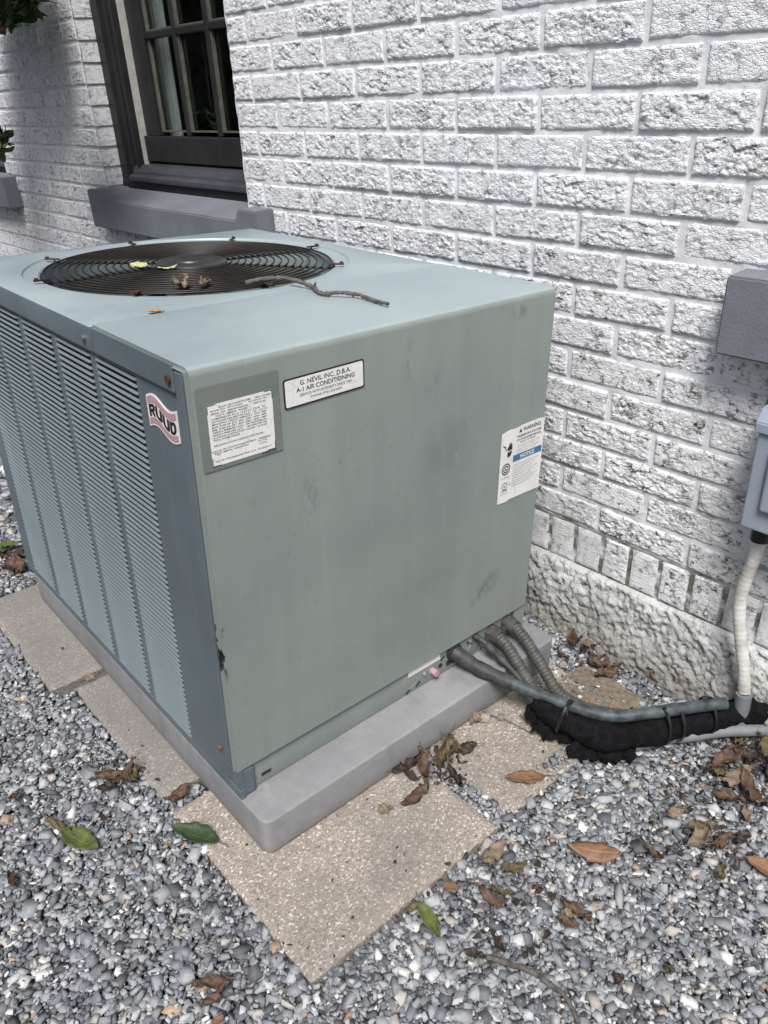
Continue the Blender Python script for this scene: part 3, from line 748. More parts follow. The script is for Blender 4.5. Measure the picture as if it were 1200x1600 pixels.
# ================================================================ PAD AND CONDENSER
def pad_ring(i, n=7):
    P = []; r = .020 - i
    for cx, cy, a in ((.787 - .02, .995 - .02, 0), (.003 + .02, .995 - .02, 90), (.003 + .02, -.072 + .02, 180), (.787 - .02, -.072 + .02, 270)):
        for k in range(n + 1): b_ = R(a + 90 * k / n); P.append((cx + r * math.cos(b_), cy + r * math.sin(b_)))
    return P
bm = bmesh.new(); rings = [[bm.verts.new((x, y, z)) for x, y in pad_ring(i)] for i, z in ((.003, 0), (0, .004), (0, BP - .005), (.0008, BP - .0022), (.0028, BP - .0006), (.005, BP))]
for a, b_ in zip(rings[:-1], rings[1:]):
    for i in range(len(a)): j = (i + 1) % len(a); bm.faces.new((a[i], a[j], b_[j], b_[i]))
bm.faces.new(rings[-1]); bm.faces.new(rings[0][::-1])
o = obj('equipment_pad', bm, 'pad', None, ML); smooth(o, 35); setp(o, 'thick mauve grey equipment pad lying on the stone pavers', 'pad')

ac = empty('air_conditioner', 'large faded green outdoor air conditioner unit standing on the grey pad', 'air conditioner', ML)
# wrap-around access panel with the front part of the lid, rounded over at the top
SEAM = .2955
def arc(cx, cy, r, a0, a1, n): return [(cx + r * math.cos(R(a0 + (a1 - a0) * i / n)), cy + r * math.sin(R(a0 + (a1 - a0) * i / n))) for i in range(n + 1)]
ra = .013
prof = [(.003, PB), (0, PB + .004)] + arc(ra, T - ra, ra, 180, 90, 6) + [(SEAM, T + .0015), (SEAM, T - .008)] + [(.010, T - .010), (.010, PB)]
nU = 24; us = np.linspace(-.003, W, nU + 1); bm = bmesh.new(); rings = []
for u in us: rings.append([bm.verts.new((u, v, w_)) for v, w_ in prof])
for a, b_ in zip(rings[:-1], rings[1:]):
    for i in range(len(prof)):
        j = (i + 1) % len(prof); bm.faces.new((a[i], a[j], b_[j], b_[i]))
bm.faces.new(rings[0][::-1]); bm.faces.new(rings[-1]); bmesh.ops.recalc_face_normals(bm, faces=bm.faces)
es = [e for e in bm.edges if all(abs(v.co.x + .003) < 1e-5 or abs(v.co.x - W) < 1e-5 for v in e.verts) and abs(e.verts[0].co.x - e.verts[1].co.x) < 1e-5]
bmesh.ops.bevel(bm, geom=es, offset=.0055, segments=4, affect='EDGES')
# one sheet: upward faces take the paler lid colour, skylight painted in
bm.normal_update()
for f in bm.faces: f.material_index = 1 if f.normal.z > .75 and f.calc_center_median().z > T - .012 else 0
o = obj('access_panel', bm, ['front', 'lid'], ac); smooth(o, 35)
bm = mbox(-.003, .004, .0125, .033, PB + .004, T - .0085, .0012); obj('panel_flange', bm, 'side', ac)
bm = mbox(-.0035, .0, .036, SEAM - .002, T - .040, T - .001, .0012); obj('lid_lip', bm, 'side', ac)
obj('screw', cyl(bmesh.new(), (-.0075, .046, T - .023), (-.003, .046, T - .023), .0062, 8), 'rust', ac)
obj('screw', cyl(bmesh.new(), (-.0085, .322, T - .022), (-.003, .322, T - .022), .0045, 8), 'zinc', ac)
# fan part of the lid with the round outlet
FC = (.383, .675); RH = .304; N = 128
def rect_pt(a, x0, x1, y0, y1):
    dx, dy = math.cos(a), math.sin(a); t = []
    if dx > 1e-9: t.append((x1 - FC[0]) / dx)
    if dx < -1e-9: t.append((x0 - FC[0]) / dx)
    if dy > 1e-9: t.append((y1 - FC[1]) / dy)
    if dy < -1e-9: t.append((y0 - FC[1]) / dy)
    k = min(t); return FC[0] + dx * k, FC[1] + dy * k
ang = sorted({2 * math.pi * i / N for i in range(N)} | {math.atan2(y - FC[1], x - FC[0]) % (2 * math.pi) for x in (-.003, W) for y in (SEAM + .003, D)})
def circ(r, z): return lambda a: (FC[0] + r * math.cos(a), FC[1] + r * math.sin(a), z)
def rc(i, z): return lambda a: (*rect_pt(a, -.003 + i, W - i, SEAM + .003 + i, D - i), z)
loops = [circ(RH, T - .055), circ(RH, T - .008), circ(RH + .003, T - .0055), circ(.334, T - .0035), circ(.3365, T), circ(.3395, T + .0004), circ(.3425, T), rc(.006, T), rc(.0015, T - .0025), rc(0, T - .006), rc(0, T - .040), rc(.003, T - .040)]
bm = bmesh.new(); L_ = [[bm.verts.new(f(a)) for a in ang] for f in loops]
for a, b_ in zip(L_[:-1], L_[1:]):
    for i in range(len(ang)): j = (i + 1) % len(ang); bm.faces.new((a[i], a[j], b_[j], b_[i]))
bmesh.ops.recalc_face_normals(bm, faces=bm.faces); bm.normal_update()
if sum(f.normal.z for f in bm.faces) < 0: bmesh.ops.reverse_faces(bm, faces=bm.faces)
for f in bm.faces:
    c = f.calc_center_median(); f.material_index = 1 if c.z < T - .004 and math.hypot(c.x - FC[0], c.y - FC[1]) > .343 else 0
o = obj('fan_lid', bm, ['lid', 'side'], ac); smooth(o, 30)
# venturi, cavity, fan
bm = bmesh.new(); cyl(bm, (FC[0], FC[1], T - .20), (FC[0], FC[1], T - .056), RH, 96, cap=False); bmesh.ops.reverse_faces(bm, faces=bm.faces)
smooth(obj('venturi', bm, 'shroud', ac), 60)
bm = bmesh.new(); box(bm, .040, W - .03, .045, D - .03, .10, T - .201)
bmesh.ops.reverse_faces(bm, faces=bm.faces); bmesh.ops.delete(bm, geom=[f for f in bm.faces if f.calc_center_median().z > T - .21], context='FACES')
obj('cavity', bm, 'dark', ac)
bm = bmesh.new(); cyl(bm, (FC[0], FC[1], T - .19), (FC[0], FC[1], T - .06), .065, 24); obj('motor', bm, 'shroud', ac)
fan = obj('fan_hub', cyl(bmesh.new(), (FC[0], FC[1], T - .10), (FC[0], FC[1], T - .07), .05, 24), 'cap', ac)
for k in range(3):
    V = []; F = []
    for i in range(7):
        r = .05 + (.285 - .05) * i / 6; wd = .42 + .20 * i / 6
        for j in range(9):
            a = R(120 * k + 25) + wd * (j / 8 - .5) * 2.1; V.append((r * math.cos(a), r * math.sin(a), -.022 + .060 * j / 8 + .006 * math.sin(j / 8 * 3.14)))
    F = [(i * 9 + j, i * 9 + j + 1, (i + 1) * 9 + j + 1, (i + 1) * 9 + j) for i in range(6) for j in range(8)]
    b = obj('blade', mesh_np('blade', V, F), 'shroud', ac, Matrix.Translation((FC[0], FC[1], T - .095))); smooth(b, 180)
    md = b.modifiers.new('s', 'SOLIDIFY'); md.thickness = .0022
# wire guard
GZ = T - .0030
def ring_mesh(r, rad=.00215, seg=96, ts=6):
    V = []; F = []
    for i in range(seg):
        a = 2 * math.pi * i / seg
        for j in range(ts):
            b_ = 2 * math.pi * j / ts; rr = r + rad * math.cos(b_); V.append((rr * math.cos(a), rr * math.sin(a), rad * math.sin(b_)))
    F = [(i * ts + j, ((i + 1) % seg) * ts + j, ((i + 1) % seg) * ts + (j + 1) % ts, i * ts + (j + 1) % ts) for i in range(seg) for j in range(ts)]
    return mesh_np('wire_ring', V, F)
r = .084
while r < .3005:
    z = GZ + .004 * (1 - (r / .31) ** 2)
    smooth(obj('wire_ring', ring_mesh(r, .0022 if r > .29 else .0019), 'wire', ac, Matrix.Translation((FC[0], FC[1], z))), 180); r += .0152
for k in range(8):
    a = R(45 * k - 2.5); ca_, sa_ = math.cos(a), math.sin(a)
    pts = [(FC[0] + q * ca_, FC[1] + q * sa_, GZ - .0042 + .004 * (1 - (q / .31) ** 2)) for q in (.07, .15, .23, .296)]
    pts += [(FC[0] + .309 * ca_, FC[1] + .309 * sa_, T - .002)]
    smooth(obj('guard_rod', sweep('guard_rod', resample(catmull(pts, 6), .01)[0], .0026, 6), 'wire', ac), 60)
    tb = obj('guard_tab', box(bmesh.new(), -.026, .006, -.0042, .0042, -.0012, .0016, .0006), 'rust' if k % 2 else 'wire', ac, Matrix.Translation((FC[0] + .322 * ca_, FC[1] + .322 * sa_, T + .0015)) @ Matrix.Rotation(a, 4, 'Z'))
    obj('bolt', cyl(bmesh.new(), (.001, 0, .0017), (.001, 0, .0050), .0042, 6), 'rust', tb)
V = []; prof_ = [(0, .013), (.040, .0125), (.0455, .011), (.047, .0085), (.066, .0075), (.0735, .005), (.0755, .000), (.0735, -.004)]
bm = bmesh.new(); rings = [[bm.verts.new((r * math.cos(2 * math.pi * i / 48), r * math.sin(2 * math.pi * i / 48), z)) for i in range(48)] for r, z in prof_[1:]]
top = bm.verts.new((0, 0, .013))
for i in range(48): bm.faces.new((top, rings[0][i], rings[0][(i + 1) % 48]))
for a, b_ in zip(rings[:-1], rings[1:]):
    for i in range(48): j = (i + 1) % 48; bm.faces.new((a[i], b_[i], b_[j], a[j]))
smooth(obj('hub_cap', bm, 'cap', ac, Matrix.Translation((FC[0], FC[1], GZ + .001))), 35)
# louvred side
LT, LBt = .797, .098; BAY = [(.165, .32)] ; bays = [(.166 + .1652 * i, .166 + .1652 * i + .1455) for i in range(5)]
bm = bmesh.new(); X0_, X1_ = .003, .014
box(bm, X0_, X1_, .0335, bays[0][0], LBt, LT); box(bm, X0_, X1_, bays[-1][1], D, LBt, LT)
for a, b_ in zip(bays[:-1], bays[1:]): box(bm, X0_, X1_, a[1], b_[0], LBt, LT, .003, 2)
box(bm, X0_, X1_, .0335, D, LT + .0, T - .037); box(bm, X0_, X1_, .0, D, BP + .001, LBt, .0012, 1)
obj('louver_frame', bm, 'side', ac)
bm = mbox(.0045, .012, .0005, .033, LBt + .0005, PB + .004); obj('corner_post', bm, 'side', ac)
NL = 64; pitch = (LT - LBt) / NL; bl = bays[0][1] - bays[0][0]
def slat_bm(bm, y0, y1, z0):
    # stamped louvre: rounded hood, open below
    P = [(.0022, .0050), (.0014, .0048), (.0004, .0041), (-.0006, .0031), (-.0014, .0018), (-.0010, .0013), (-.0002, .0024), (.0005, .0033), (.0014, .0041), (.0022, .0043)]
    ra_, rb_ = [], []
    e = .006
    secs = [(y0, .75), (y0 + e * .4, .25), (y0 + e, 0), (y1 - e, 0), (y1 - e * .4, .25), (y1, .75)]
    rr = [[bm.verts.new((x + (.0021 - x) * t_, y, z0 + z + t_ * .001)) for x, z in P] for y, t_ in secs]
    for a, b_ in zip(rr[:-1], rr[1:]):
        for i in range(len(P)): j = (i + 1) % len(P); bm.faces.new((a[i], b_[i], b_[j], a[j]))
    return bm
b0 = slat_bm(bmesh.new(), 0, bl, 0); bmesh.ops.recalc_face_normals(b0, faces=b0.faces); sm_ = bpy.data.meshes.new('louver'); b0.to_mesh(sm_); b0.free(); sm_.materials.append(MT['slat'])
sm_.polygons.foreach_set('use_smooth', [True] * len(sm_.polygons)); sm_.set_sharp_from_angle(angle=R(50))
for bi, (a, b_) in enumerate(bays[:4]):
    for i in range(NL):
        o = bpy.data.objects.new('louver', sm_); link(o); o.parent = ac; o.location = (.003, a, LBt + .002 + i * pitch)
bm = bmesh.new()
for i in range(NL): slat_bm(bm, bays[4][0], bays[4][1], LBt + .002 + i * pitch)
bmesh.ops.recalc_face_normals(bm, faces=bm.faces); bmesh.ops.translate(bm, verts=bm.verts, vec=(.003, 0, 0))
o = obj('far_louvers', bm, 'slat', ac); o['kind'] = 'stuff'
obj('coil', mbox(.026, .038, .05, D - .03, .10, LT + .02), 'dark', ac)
# right and rear skins
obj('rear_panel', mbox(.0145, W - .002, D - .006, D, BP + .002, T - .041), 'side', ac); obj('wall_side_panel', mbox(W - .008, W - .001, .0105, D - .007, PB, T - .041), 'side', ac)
# base pan and its fittings
pan = obj('base_pan', mbox(.0145, .722, .0085, D - .01, BP + .0005, PB + .004, .003), 'front', ac)
obj('pan_foot', mbox(.728, W - .002, .0035, .05, BP + .0005, PB + .004, .002), 'front', ac); obj('pan_foot', mbox(.0046, .036, .0015, .045, BP + .0015, PB - .002, .004, 3), 'side', ac)
smooth(pan, 30)
y_ = .0085
def face_disc(name, u, w_, r, mt, d=.002, seg=20): return obj(name, cyl(bmesh.new(), (u, y_ - d, w_), (u, y_ + .001, w_), r, seg), mt, ac)
def face_ring(u, w_, r):
    me = ring_mesh(r, .0011, 36, 5); o = obj('knockout_ring', me, 'front', ac, Matrix.Translation((u, y_, w_)) @ Matrix.Rotation(R(90), 4, 'X')); return o
obj('blank_sticker', mbox(.404, .494, y_ - .0015, y_ - .0003, .1215, .136), 'white', ac)
face_ring(.411, .1085, .0185); face_ring(.600, .092, .019)
for u, w_, r, mt in ((.452, .104, .005, 'zinc'), (.548, .133, .003, 'dark'), (.578, .122, .0025, 'dark'), (.590, .118, .0045, 'zinc')): face_disc('screw', u, w_, r, mt, .004, 6)
obj('valve_cap', cyl(bmesh.new(), (.473, -.006, .1025), (.473, .009, .1025), .0075, 14), 'pink', ac)
for u, w_, r in ((.4965, .103, .0055), (.5215, .098, .0075), (.5365, .097, .0068)): face_disc('rusty_hole', u, w_, r, 'rust', .0012)
for u, w_ in ((.405, .085), (.433, .089), (.503, .118)):
    obj('slot', mbox(-.007, .007, y_ - .0006, y_ + .002, -.0022, .0022), 'dark', ac, Matrix.Translation((u, 0, w_)) @ Matrix.Rotation(R(-40), 4, 'Y'))
obj('slot', mbox(.052, .072, y_ - .0006, y_ + .002, .094, .101), 'dark', ac)
obj('dark_knockout', cyl(bmesh.new(), (.533, -.001, .122), (.533, .0095, .122), .019, 24), 'dark', ac)

# ------------------------------------------------ labels on the unit
def on_front(u=0, w_=0, v=-.0009): return Matrix.Translation((u, v, w_)) @ Matrix.Rotation(R(90), 4, 'X')
def rot_about(u, w_, deg): return Matrix.Translation((u, 0, w_)) @ Matrix.Rotation(R(deg), 4, 'Y') @ Matrix.Translation((-u, 0, -w_))
def rrect(x0, x1, y0, y1, r, z0, z1, n=6):
    P = []
    for cx, cy, a in ((x1 - r, y1 - r, 0), (x0 + r, y1 - r, 90), (x0 + r, y0 + r, 180), (x1 - r, y0 + r, 270)):
        for i in range(n + 1): b_ = R(a + 90 * i / n); P.append((cx + r * math.cos(b_), cy + r * math.sin(b_)))
    return prism(P, z0, z1)
def prism(P, z0, z1):
    bm = bmesh.new(); a = [bm.verts.new((x, y, z0)) for x, y in P]; b_ = [bm.verts.new((x, y, z1)) for x, y in P]
    bm.faces.new(b_); bm.faces.new(a[::-1])
    for i in range(len(P)): j = (i + 1) % len(P); bm.faces.new((a[i], a[j], b_[j], b_[i]))
    return bm
# rating plate
F0 = on_front()
plate = obj('rating_plate', rrect(.0065, .1355, .6985, .8185, .002, 0, .0008), 'plate', ac, F0)
# note: plate coordinates are x = u and y = height above the pad bottom
PX0, PX1, PY0, PY1 = .0205, .1235, .7045, .7925
plate.data.transform(Matrix.Translation((0, 0, 0)))
paper = obj('paper', rrect(PX0, PX1, PY0, PY1, .0008, .0009, .0012), MT['label'], plate)
rows = ['      RUUD AIR CONDITIONER      MFG. 07/2006', 'MODEL NO.  UAPC-036JAZ        OUTDOOR USE', 'SERIAL NO.  6992F070604732      HERTZ 60', '   VOLTS  208/230   PHASE  1',
        'COMPRESSOR R.L.A. 13.5/13.5  L.R.A.  73', 'OUTDOOR FAN MOTOR F.L.A.  1.50   H.P. 1/3', 'MIN. SUPPLY CIRCUIT AMPACITY  19/19  AMP', 'MAX. FUSE OR CKT. BRK. SIZE*  30/30  AMP',
        'MIN. FUSE OR CKT. BRK. SIZE*  25/25  AMP', 'DESIGN PRESSURE HIGH   300 PSIG/2068 kPa', 'DESIGN PRESSURE LOW    150 PSIG/1034 kPa', 'OUTDOOR UNITS FACTORY CHARGE  132 oz R22', 'TOTAL SYSTEM CHARGE', None,
        'SEE INSTRUCTIONS INSIDE ACCESS PANEL.', None, 'RUUD AIR CONDITIONING DIVISION   ASSEMBLED', 'FORT SMITH,  ARKANSAS            IN THE', '                                 U.S.A.', None, '*HACR TYPE BREAKER FOR U.S.A.  92-22058-17']
items = []; lh = (PY1 - PY0 - .008) / len(rows)
for i, s in enumerate(rows):
    if not s: continue
    y1 = PY1 - .004 - i * lh; n = len(s.strip()); st = len(s) - len(s.lstrip()); cw = (PX1 - PX0 - .010) / 43
    items.append((text_mesh(s.strip(), PX0 + .005 + st * cw, PX0 + .005 + (st + n) * cw, y1 - lh * .66, y1, .012), Matrix.Translation((0, 0, .0014))))
obj('lettering', join_meshes('lettering', items), 'paleink', plate)
obj('form_number', text_mesh('92-20600-16-01', .099, .1245, .7005, .7035, .01), 'ink', plate, Matrix.Translation((0, 0, .0012)))
for (x, y, sx, sy) in ((PX0, PY0, 1, 1), (PX1, PY0, -1, 1), (PX0, PY1, 1, -1), (PX1, PY1, -1, -1)):
    bm = bmesh.new(); a, b_ = sorted((x, x + sx * .013)); box(bm, a, b_, min(y, y + sy * .0009), max(y, y + sy * .0009), .0013, .0015)
    a, b_ = sorted((x, x + sx * .0009)); box(bm, a, b_, *sorted((y + sy * .001, y + sy * .012)), .0013, .0015); obj('corner_mark', bm, 'ink', plate)
plate.matrix_local = rot_about(.07, .76, 0) @ F0

# installer's sticker
stk = obj('company_sticker', rrect(.1435, .2925, .7575, .8020, .004, 0, .0006), 'ink', ac, rot_about(.218, .78, -1.0) @ F0)
obj('sticker_face', rrect(.1460, .2900, .7600, .7995, .0028, .0007, .0009), 'label', stk)
items = []
for s, x0, x1, y0, y1, bd in (('G. NEVIL INC. D.B.A.', .172, .266, .7885, .7958, .012), ('A-1 AIR CONDITIONING', .165, .273, .7786, .7858, .016), ('SERVICE WITH INTEGRITY SINCE 1969', .171, .267, .7715, .7757, .004), ('PHONE (972) 255-6633', .190, .248, .7642, .7688, .006)):
    items.append((text_mesh(s, x0, x1, y0, y1, bd), Matrix.Translation((0, 0, .0011))))
obj('lettering', join_meshes('lettering', items), 'ink', stk)

# warning and notice label by the wall side
ox, oy = .632, .436                                   # lower left corner
Wl, Hl = .1285, .1575
P = [(ox, oy + .002), (ox + .030, oy), (ox + .033, oy + .003), (ox + Wl, oy + .001), (ox + Wl, oy + Hl - .002), (ox + Wl - .02, oy + Hl), (ox + .06, oy + Hl - .001), (ox + .045, oy + Hl - .0035), (ox + .02, oy + Hl - .002), (ox, oy + Hl - .006)]
wl = obj('warning_label', prism(P, 0, .0006), 'label', ac, F0)
items = []
def tx(s, x0, x1, y0, y1, bd=.0): items.append((text_mesh(s, ox + x0, ox + x1, oy + y0, oy + y1, bd), Matrix.Translation((0, 0, .0009))))
tx('WARNING', .062, .116, .1425, .1515, .018)
tx('HAZARDOUS VOLTAGE', .046, .120, .1325, .1380, .02)
tx('CAN CAUSE SEVERE PERSONAL', .044, .120, .1255, .1295, .02); tx('INJURY OR DEATH.', .056, .104, .1195, .1230, .02)
for i, s in enumerate(('Disconnect all remote electric power', 'before opening or servicing unit.', 'Wait five minutes before servicing', 'More than one disconnect may be needed.')): tx(s, .048, .116 - .012 * (i % 2), .1145 - i * .0048, .1172 - i * .0048)
for i, s in enumerate(('Installation must comply with local codes and', 'the instructions supplied with the unit. Use', 'copper conductors only. Suitable for outdoor use.', 'Minimum clearances must be kept on all sides.', 'Replace all panels before operating this unit.', 'Improper service can damage the equipment.', 'Keep the coil clean and free of obstructions.', 'Refer all service to qualified personnel.', 'Check refrigerant charge before start up.')): tx(s, .040, .118 - .01 * (i % 3), .0735 - i * .0056, .0767 - i * .0056)
tx('AIR CONDITIONING', .006, .030, .0545, .0570); tx('LISTED', .009, .028, .0255, .029, .02); tx('UL', .0145, .0215, .0335, .0400, .02)
tx('OUTDOOR UNIT', .006, .031, .0195, .0218); tx('US', .030, .035, .036, .040)
obj('lettering', join_meshes('lettering', items), 'ink', wl)
obj('blue_band', prism([(ox + .038, oy + .0835), (ox + Wl - .003, oy + .0835), (ox + Wl - .003, oy + .0975), (ox + .038, oy + .0975)], .0007, .0009), 'blue', wl)
obj('band_lettering', text_mesh('NOTICE', ox + .060, ox + .103, oy + .0862, oy + .0948, .03), 'white', wl, Matrix.Translation((0, 0, .0011)))
# pictograms: alert triangle, shocked hand with lightning, two round marks
obj('alert_triangle', prism([(ox + .050, oy + .1425), (ox + .0595, oy + .1425), (ox + .0548, oy + .1512)], .0007, .0009), 'ink', wl)
hand = [(.0200, .098), (.0290, .100), (.0325, .108), (.0330, .118), (.0315, .126), (.0295, .1275), (.0290, .121), (.0280, .1285), (.0262, .129), (.0255, .121), (.0245, .1275), (.0228, .1265), (.0225, .118), (.0205, .1215), (.0190, .119), (.0195, .111)]
obj('hand_pictogram', prism([(ox + x, oy + y) for x, y in hand], .0007, .0009), 'ink', wl)
obj('hand_pictogram', prism([(ox + x, oy + y) for x, y in [(.006, .1275), (.0145, .1215), (.0140, .1185), (.0192, .1135), (.0125, .1165), (.0128, .1195), (.0055, .1250)]], .0007, .0009), 'ink', wl)
obj('hand_pictogram', prism([(ox + x, oy + y) for x, y in [(.0180, .1075), (.0215, .1115), (.0250, .1085), (.0290, .1120), (.0335, .1070), (.0340, .1085), (.0290, .1140), (.0250, .1105), (.0212, .1135), (.0175, .1085)]], .0010, .0011), 'label', wl)
def annulus(cx, cy, r0, r1, mt, name):
    bm = bmesh.new(); a = [bm.verts.new((cx + r0 * math.cos(2 * math.pi * i / 32), cy + r0 * math.sin(2 * math.pi * i / 32), .0009)) for i in range(32)]
    b_ = [bm.verts.new((cx + r1 * math.cos(2 * math.pi * i / 32), cy + r1 * math.sin(2 * math.pi * i / 32), .0009)) for i in range(32)]
    for i in range(32): j = (i + 1) % 32; bm.faces.new((a[i], b_[i], b_[j], a[j]))
    return obj(name, bm, mt, wl)
annulus(ox + .0185, oy + .0740, .0100, .0125, 'ink', 'round_mark'); annulus(ox + .0185, oy + .0740, .0052, .0078, 'ink', 'round_mark'); annulus(ox + .0180, oy + .0370, .0068, .0082, 'ink', 'round_mark')
obj('round_mark', prism([(ox + .0155, oy + .0715), (ox + .0215, oy + .0715), (ox + .0185, oy + .0775)], .0007, .0009), 'ink', wl)

# maker's badge on the louvred side: pink wavy flag with black letters on a white band
def left_face(v0, w0): return Matrix(((0, 0, -1, 0), (-1, 0, 0, v0), (0, 1, 0, w0), (0, 0, 0, 1)))   # x -> -v, y -> up, z -> -u
BW, BHh = .090, .048
def wave(x): return .0065 * math.sin(x / BW * 2 * math.pi)
def flag(i0, y0, y1, z0, z1, n=24):
    P = [(i0 + (BW - 2 * i0) * i / n, y1 + wave(i0 + (BW - 2 * i0) * i / n)) for i in range(n, -1, -1)] + [(i0 + (BW - 2 * i0) * i / n, y0 + wave(i0 + (BW - 2 * i0) * i / n)) for i in range(n + 1)]
    return prism(P, z0, z1)
bd = obj('maker_badge', flag(0, 0, BHh, 0, .0012), 'white', ac, Matrix.Translation((.0028, 0, 0)) @ left_face(.1385, .729))
obj('badge_stripe', flag(.003, .0345, BHh - .003, .0013, .0016), 'pink', bd); obj('badge_stripe', flag(.003, .003, .0125, .0013, .0016), 'pink', bd)
bmL = bmesh.new()
def stroke(x0, y0, P):           # heavy block letter stroke on a 10 x 10 letter grid
    Q = [(x0 + x * .00185, y0 + y * .00185) for x, y in P]
    for z, rev in ((.0013, 1), (.0018, 0)):
        vs = [bmL.verts.new((x, y, z)) for x, y in Q]; bmL.faces.new(vs[::-1] if rev else vs)
LET = {'R': [[(0, 0), (3, 0), (3, 10), (0, 10)], [(3, 7.6), (7, 7.6), (9.3, 8.6), (8, 10), (3, 10)], [(6.4, 5.9), (9.6, 5.9), (9.6, 8.0), (9.3, 8.6), (7, 7.6), (6.4, 7.2)], [(3, 3.8), (7.4, 3.8), (9.2, 4.9), (9.6, 5.9), (6.4, 5.9), (3, 5.9)], [(3.6, 3.8), (6.6, 0), (9.9, 0), (7.4, 3.8)]],
       'U': [[(0, 2.6), (3, 3.2), (3, 10), (0, 10)], [(6.6, 3.2), (9.6, 2.6), (9.6, 10), (6.6, 10)], [(0, 2.6), (.8, .8), (2.8, 0), (4.8, 0), (4.8, 2.3), (3.4, 2.5), (3, 3.2)], [(4.8, 0), (6.8, 0), (8.8, .8), (9.6, 2.6), (6.6, 3.2), (6.2, 2.5), (4.8, 2.3)]],
       'D': [[(0, 0), (3, 0), (3, 10), (0, 10)], [(3, 7.7), (5.2, 7.7), (6.3, 6.6), (9.4, 7.3), (8.2, 9.2), (5.9, 10), (3, 10)], [(6.3, 3.4), (9.4, 2.7), (9.8, 5), (9.4, 7.3), (6.3, 6.6), (6.6, 5)], [(3, 0), (5.9, 0), (8.2, .8), (9.4, 2.7), (6.3, 3.4), (5.2, 2.3), (3, 2.3)]]}
for i, ch in enumerate('RUUD'):
    for P in LET[ch]: stroke(.0062 + .0199 * i, .0144, P)
me = bpy.data.meshes.new('badge_lettering'); bmL.to_mesh(me); bmL.free()
for v in me.vertices: v.co.y += wave(v.co.x)
obj('badge_lettering', me, 'ink', bd)

# ================================================================ PIPES AND CABLES
def pipe_thing(name, label, cat, pts, rad, mt, seg=16, step=.006, disp=None, group=None, radf=None):
    P, s = resample(catmull(pts, 12), step)
    r_ = rad if radf is None else np.array([radf(x, s[-1]) for x in s])
    o = obj(name, sweep(name, P, r_, seg, disp), mt, None, ML); smooth(o, 60); setp(o, label, cat, group); return o, P
# copper suction line: tarnished brazed elbow by the unit, blue green patina further on
cop = empty('copper_pipe', 'thick blue green copper refrigerant pipe leaving the unit and running over the black insulation', 'pipe', ML)
PC = [(.533, .012, .122), (.537, -.006, .118), (.556, -.050, .098), (.5800, -.108, .086), (.6000, -.165, .080), (.6220, -.226, .078), (.6560, -.302, .080), (.7240, -.358, .086), (.8000, -.408, .090), (.8500, -.438, .088)]
P, s = resample(catmull(PC, 12), .006); cut = int(len(P) * .25)
smooth(obj('brazed_elbow', sweep('brazed_elbow', P[:cut + 1], [.0158 if (i < 9 or 10 < i < 16 or i > cut - 4) else .0142 for i in range(cut + 1)], 18), 'copperdark', cop), 60)
smooth(obj('copper_tube', sweep('copper_tube', P[cut:], .0122, 18), 'copper', cop), 60)
for g, (pts, lab) in enumerate((([(.6514, .006, .113), (.6500, -.018, .113), (.6440, -.052, .106), (.632, -.095, .088), (.620, -.140, .068), (.612, -.185, .055), (.618, -.232, .046)], 'left of the two ribbed grey conduits plugged into the base of the unit'),
        ([(.7051, .006, .113), (.7040, -.018, .114), (.696, -.055, .106), (.677, -.120, .080), (.662, -.172, .058), (.668, -.222, .048), (.694, -.276, .046), (.738, -.330, .048), (.80, -.372, .048)], 'right of the two ribbed grey conduits, bending low behind the copper pipe'))):
    t_ = empty('flexible_conduit', lab, 'conduit', ML, 'ribbed conduits plugged into the unit')
    P, s = resample(catmull(pts, 14), .0018)
    rr = [.0118 + .0016 * (1 if (x % .0085) < .0042 else 0) for x in s]
    smooth(obj('ribbed_hose', sweep('ribbed_hose', P, rr, 14), 'flex', t_), 50)
    u, w_ = pts[0][0], pts[0][2]
    bm = bmesh.new(); cyl(bm, (u, -.004, w_), (u, .0084, w_), .0215, 6); bmesh.ops.bevel(bm, geom=bm.edges[:], offset=.001, segments=1, affect='EDGES'); obj('lock_nut', bm, 'flex', t_)
    smooth(obj('connector', cyl(bmesh.new(), (u, -.022, w_ + .0005), (u, -.0045, w_), .0165, 20, .0180), 'flex', t_), 40)
pipe_thing('copper_tube', 'thin dark copper tube with bulging fittings between the thick pipe and the conduits', 'pipe', [(.600, .010, .128), (.606, -.010, .122), (.610, -.04, .108), (.6135, -.075, .092), (.615, -.110, .076), (.612, -.150, .060), (.610, -.19, .052)], .006, 'copperdark', 12, .004,
           radf=lambda x, L: .0062 + .0035 * (abs(x - .045) < .012) + .0025 * (abs(x - .078) < .008) + .002 * (x < .012))
pipe_thing('grey_pipe', 'smooth grey plastic pipe lying on the gravel below the black insulation', 'pipe', [(.690, -.345, .012), (.750, -.379, .018), (.789, -.410, .021), (.847, -.446, .022), (.914, -.500, .022), (1.0, -.57, .022), (1.1, -.66, .02)], .0125, 'pvc', 16)
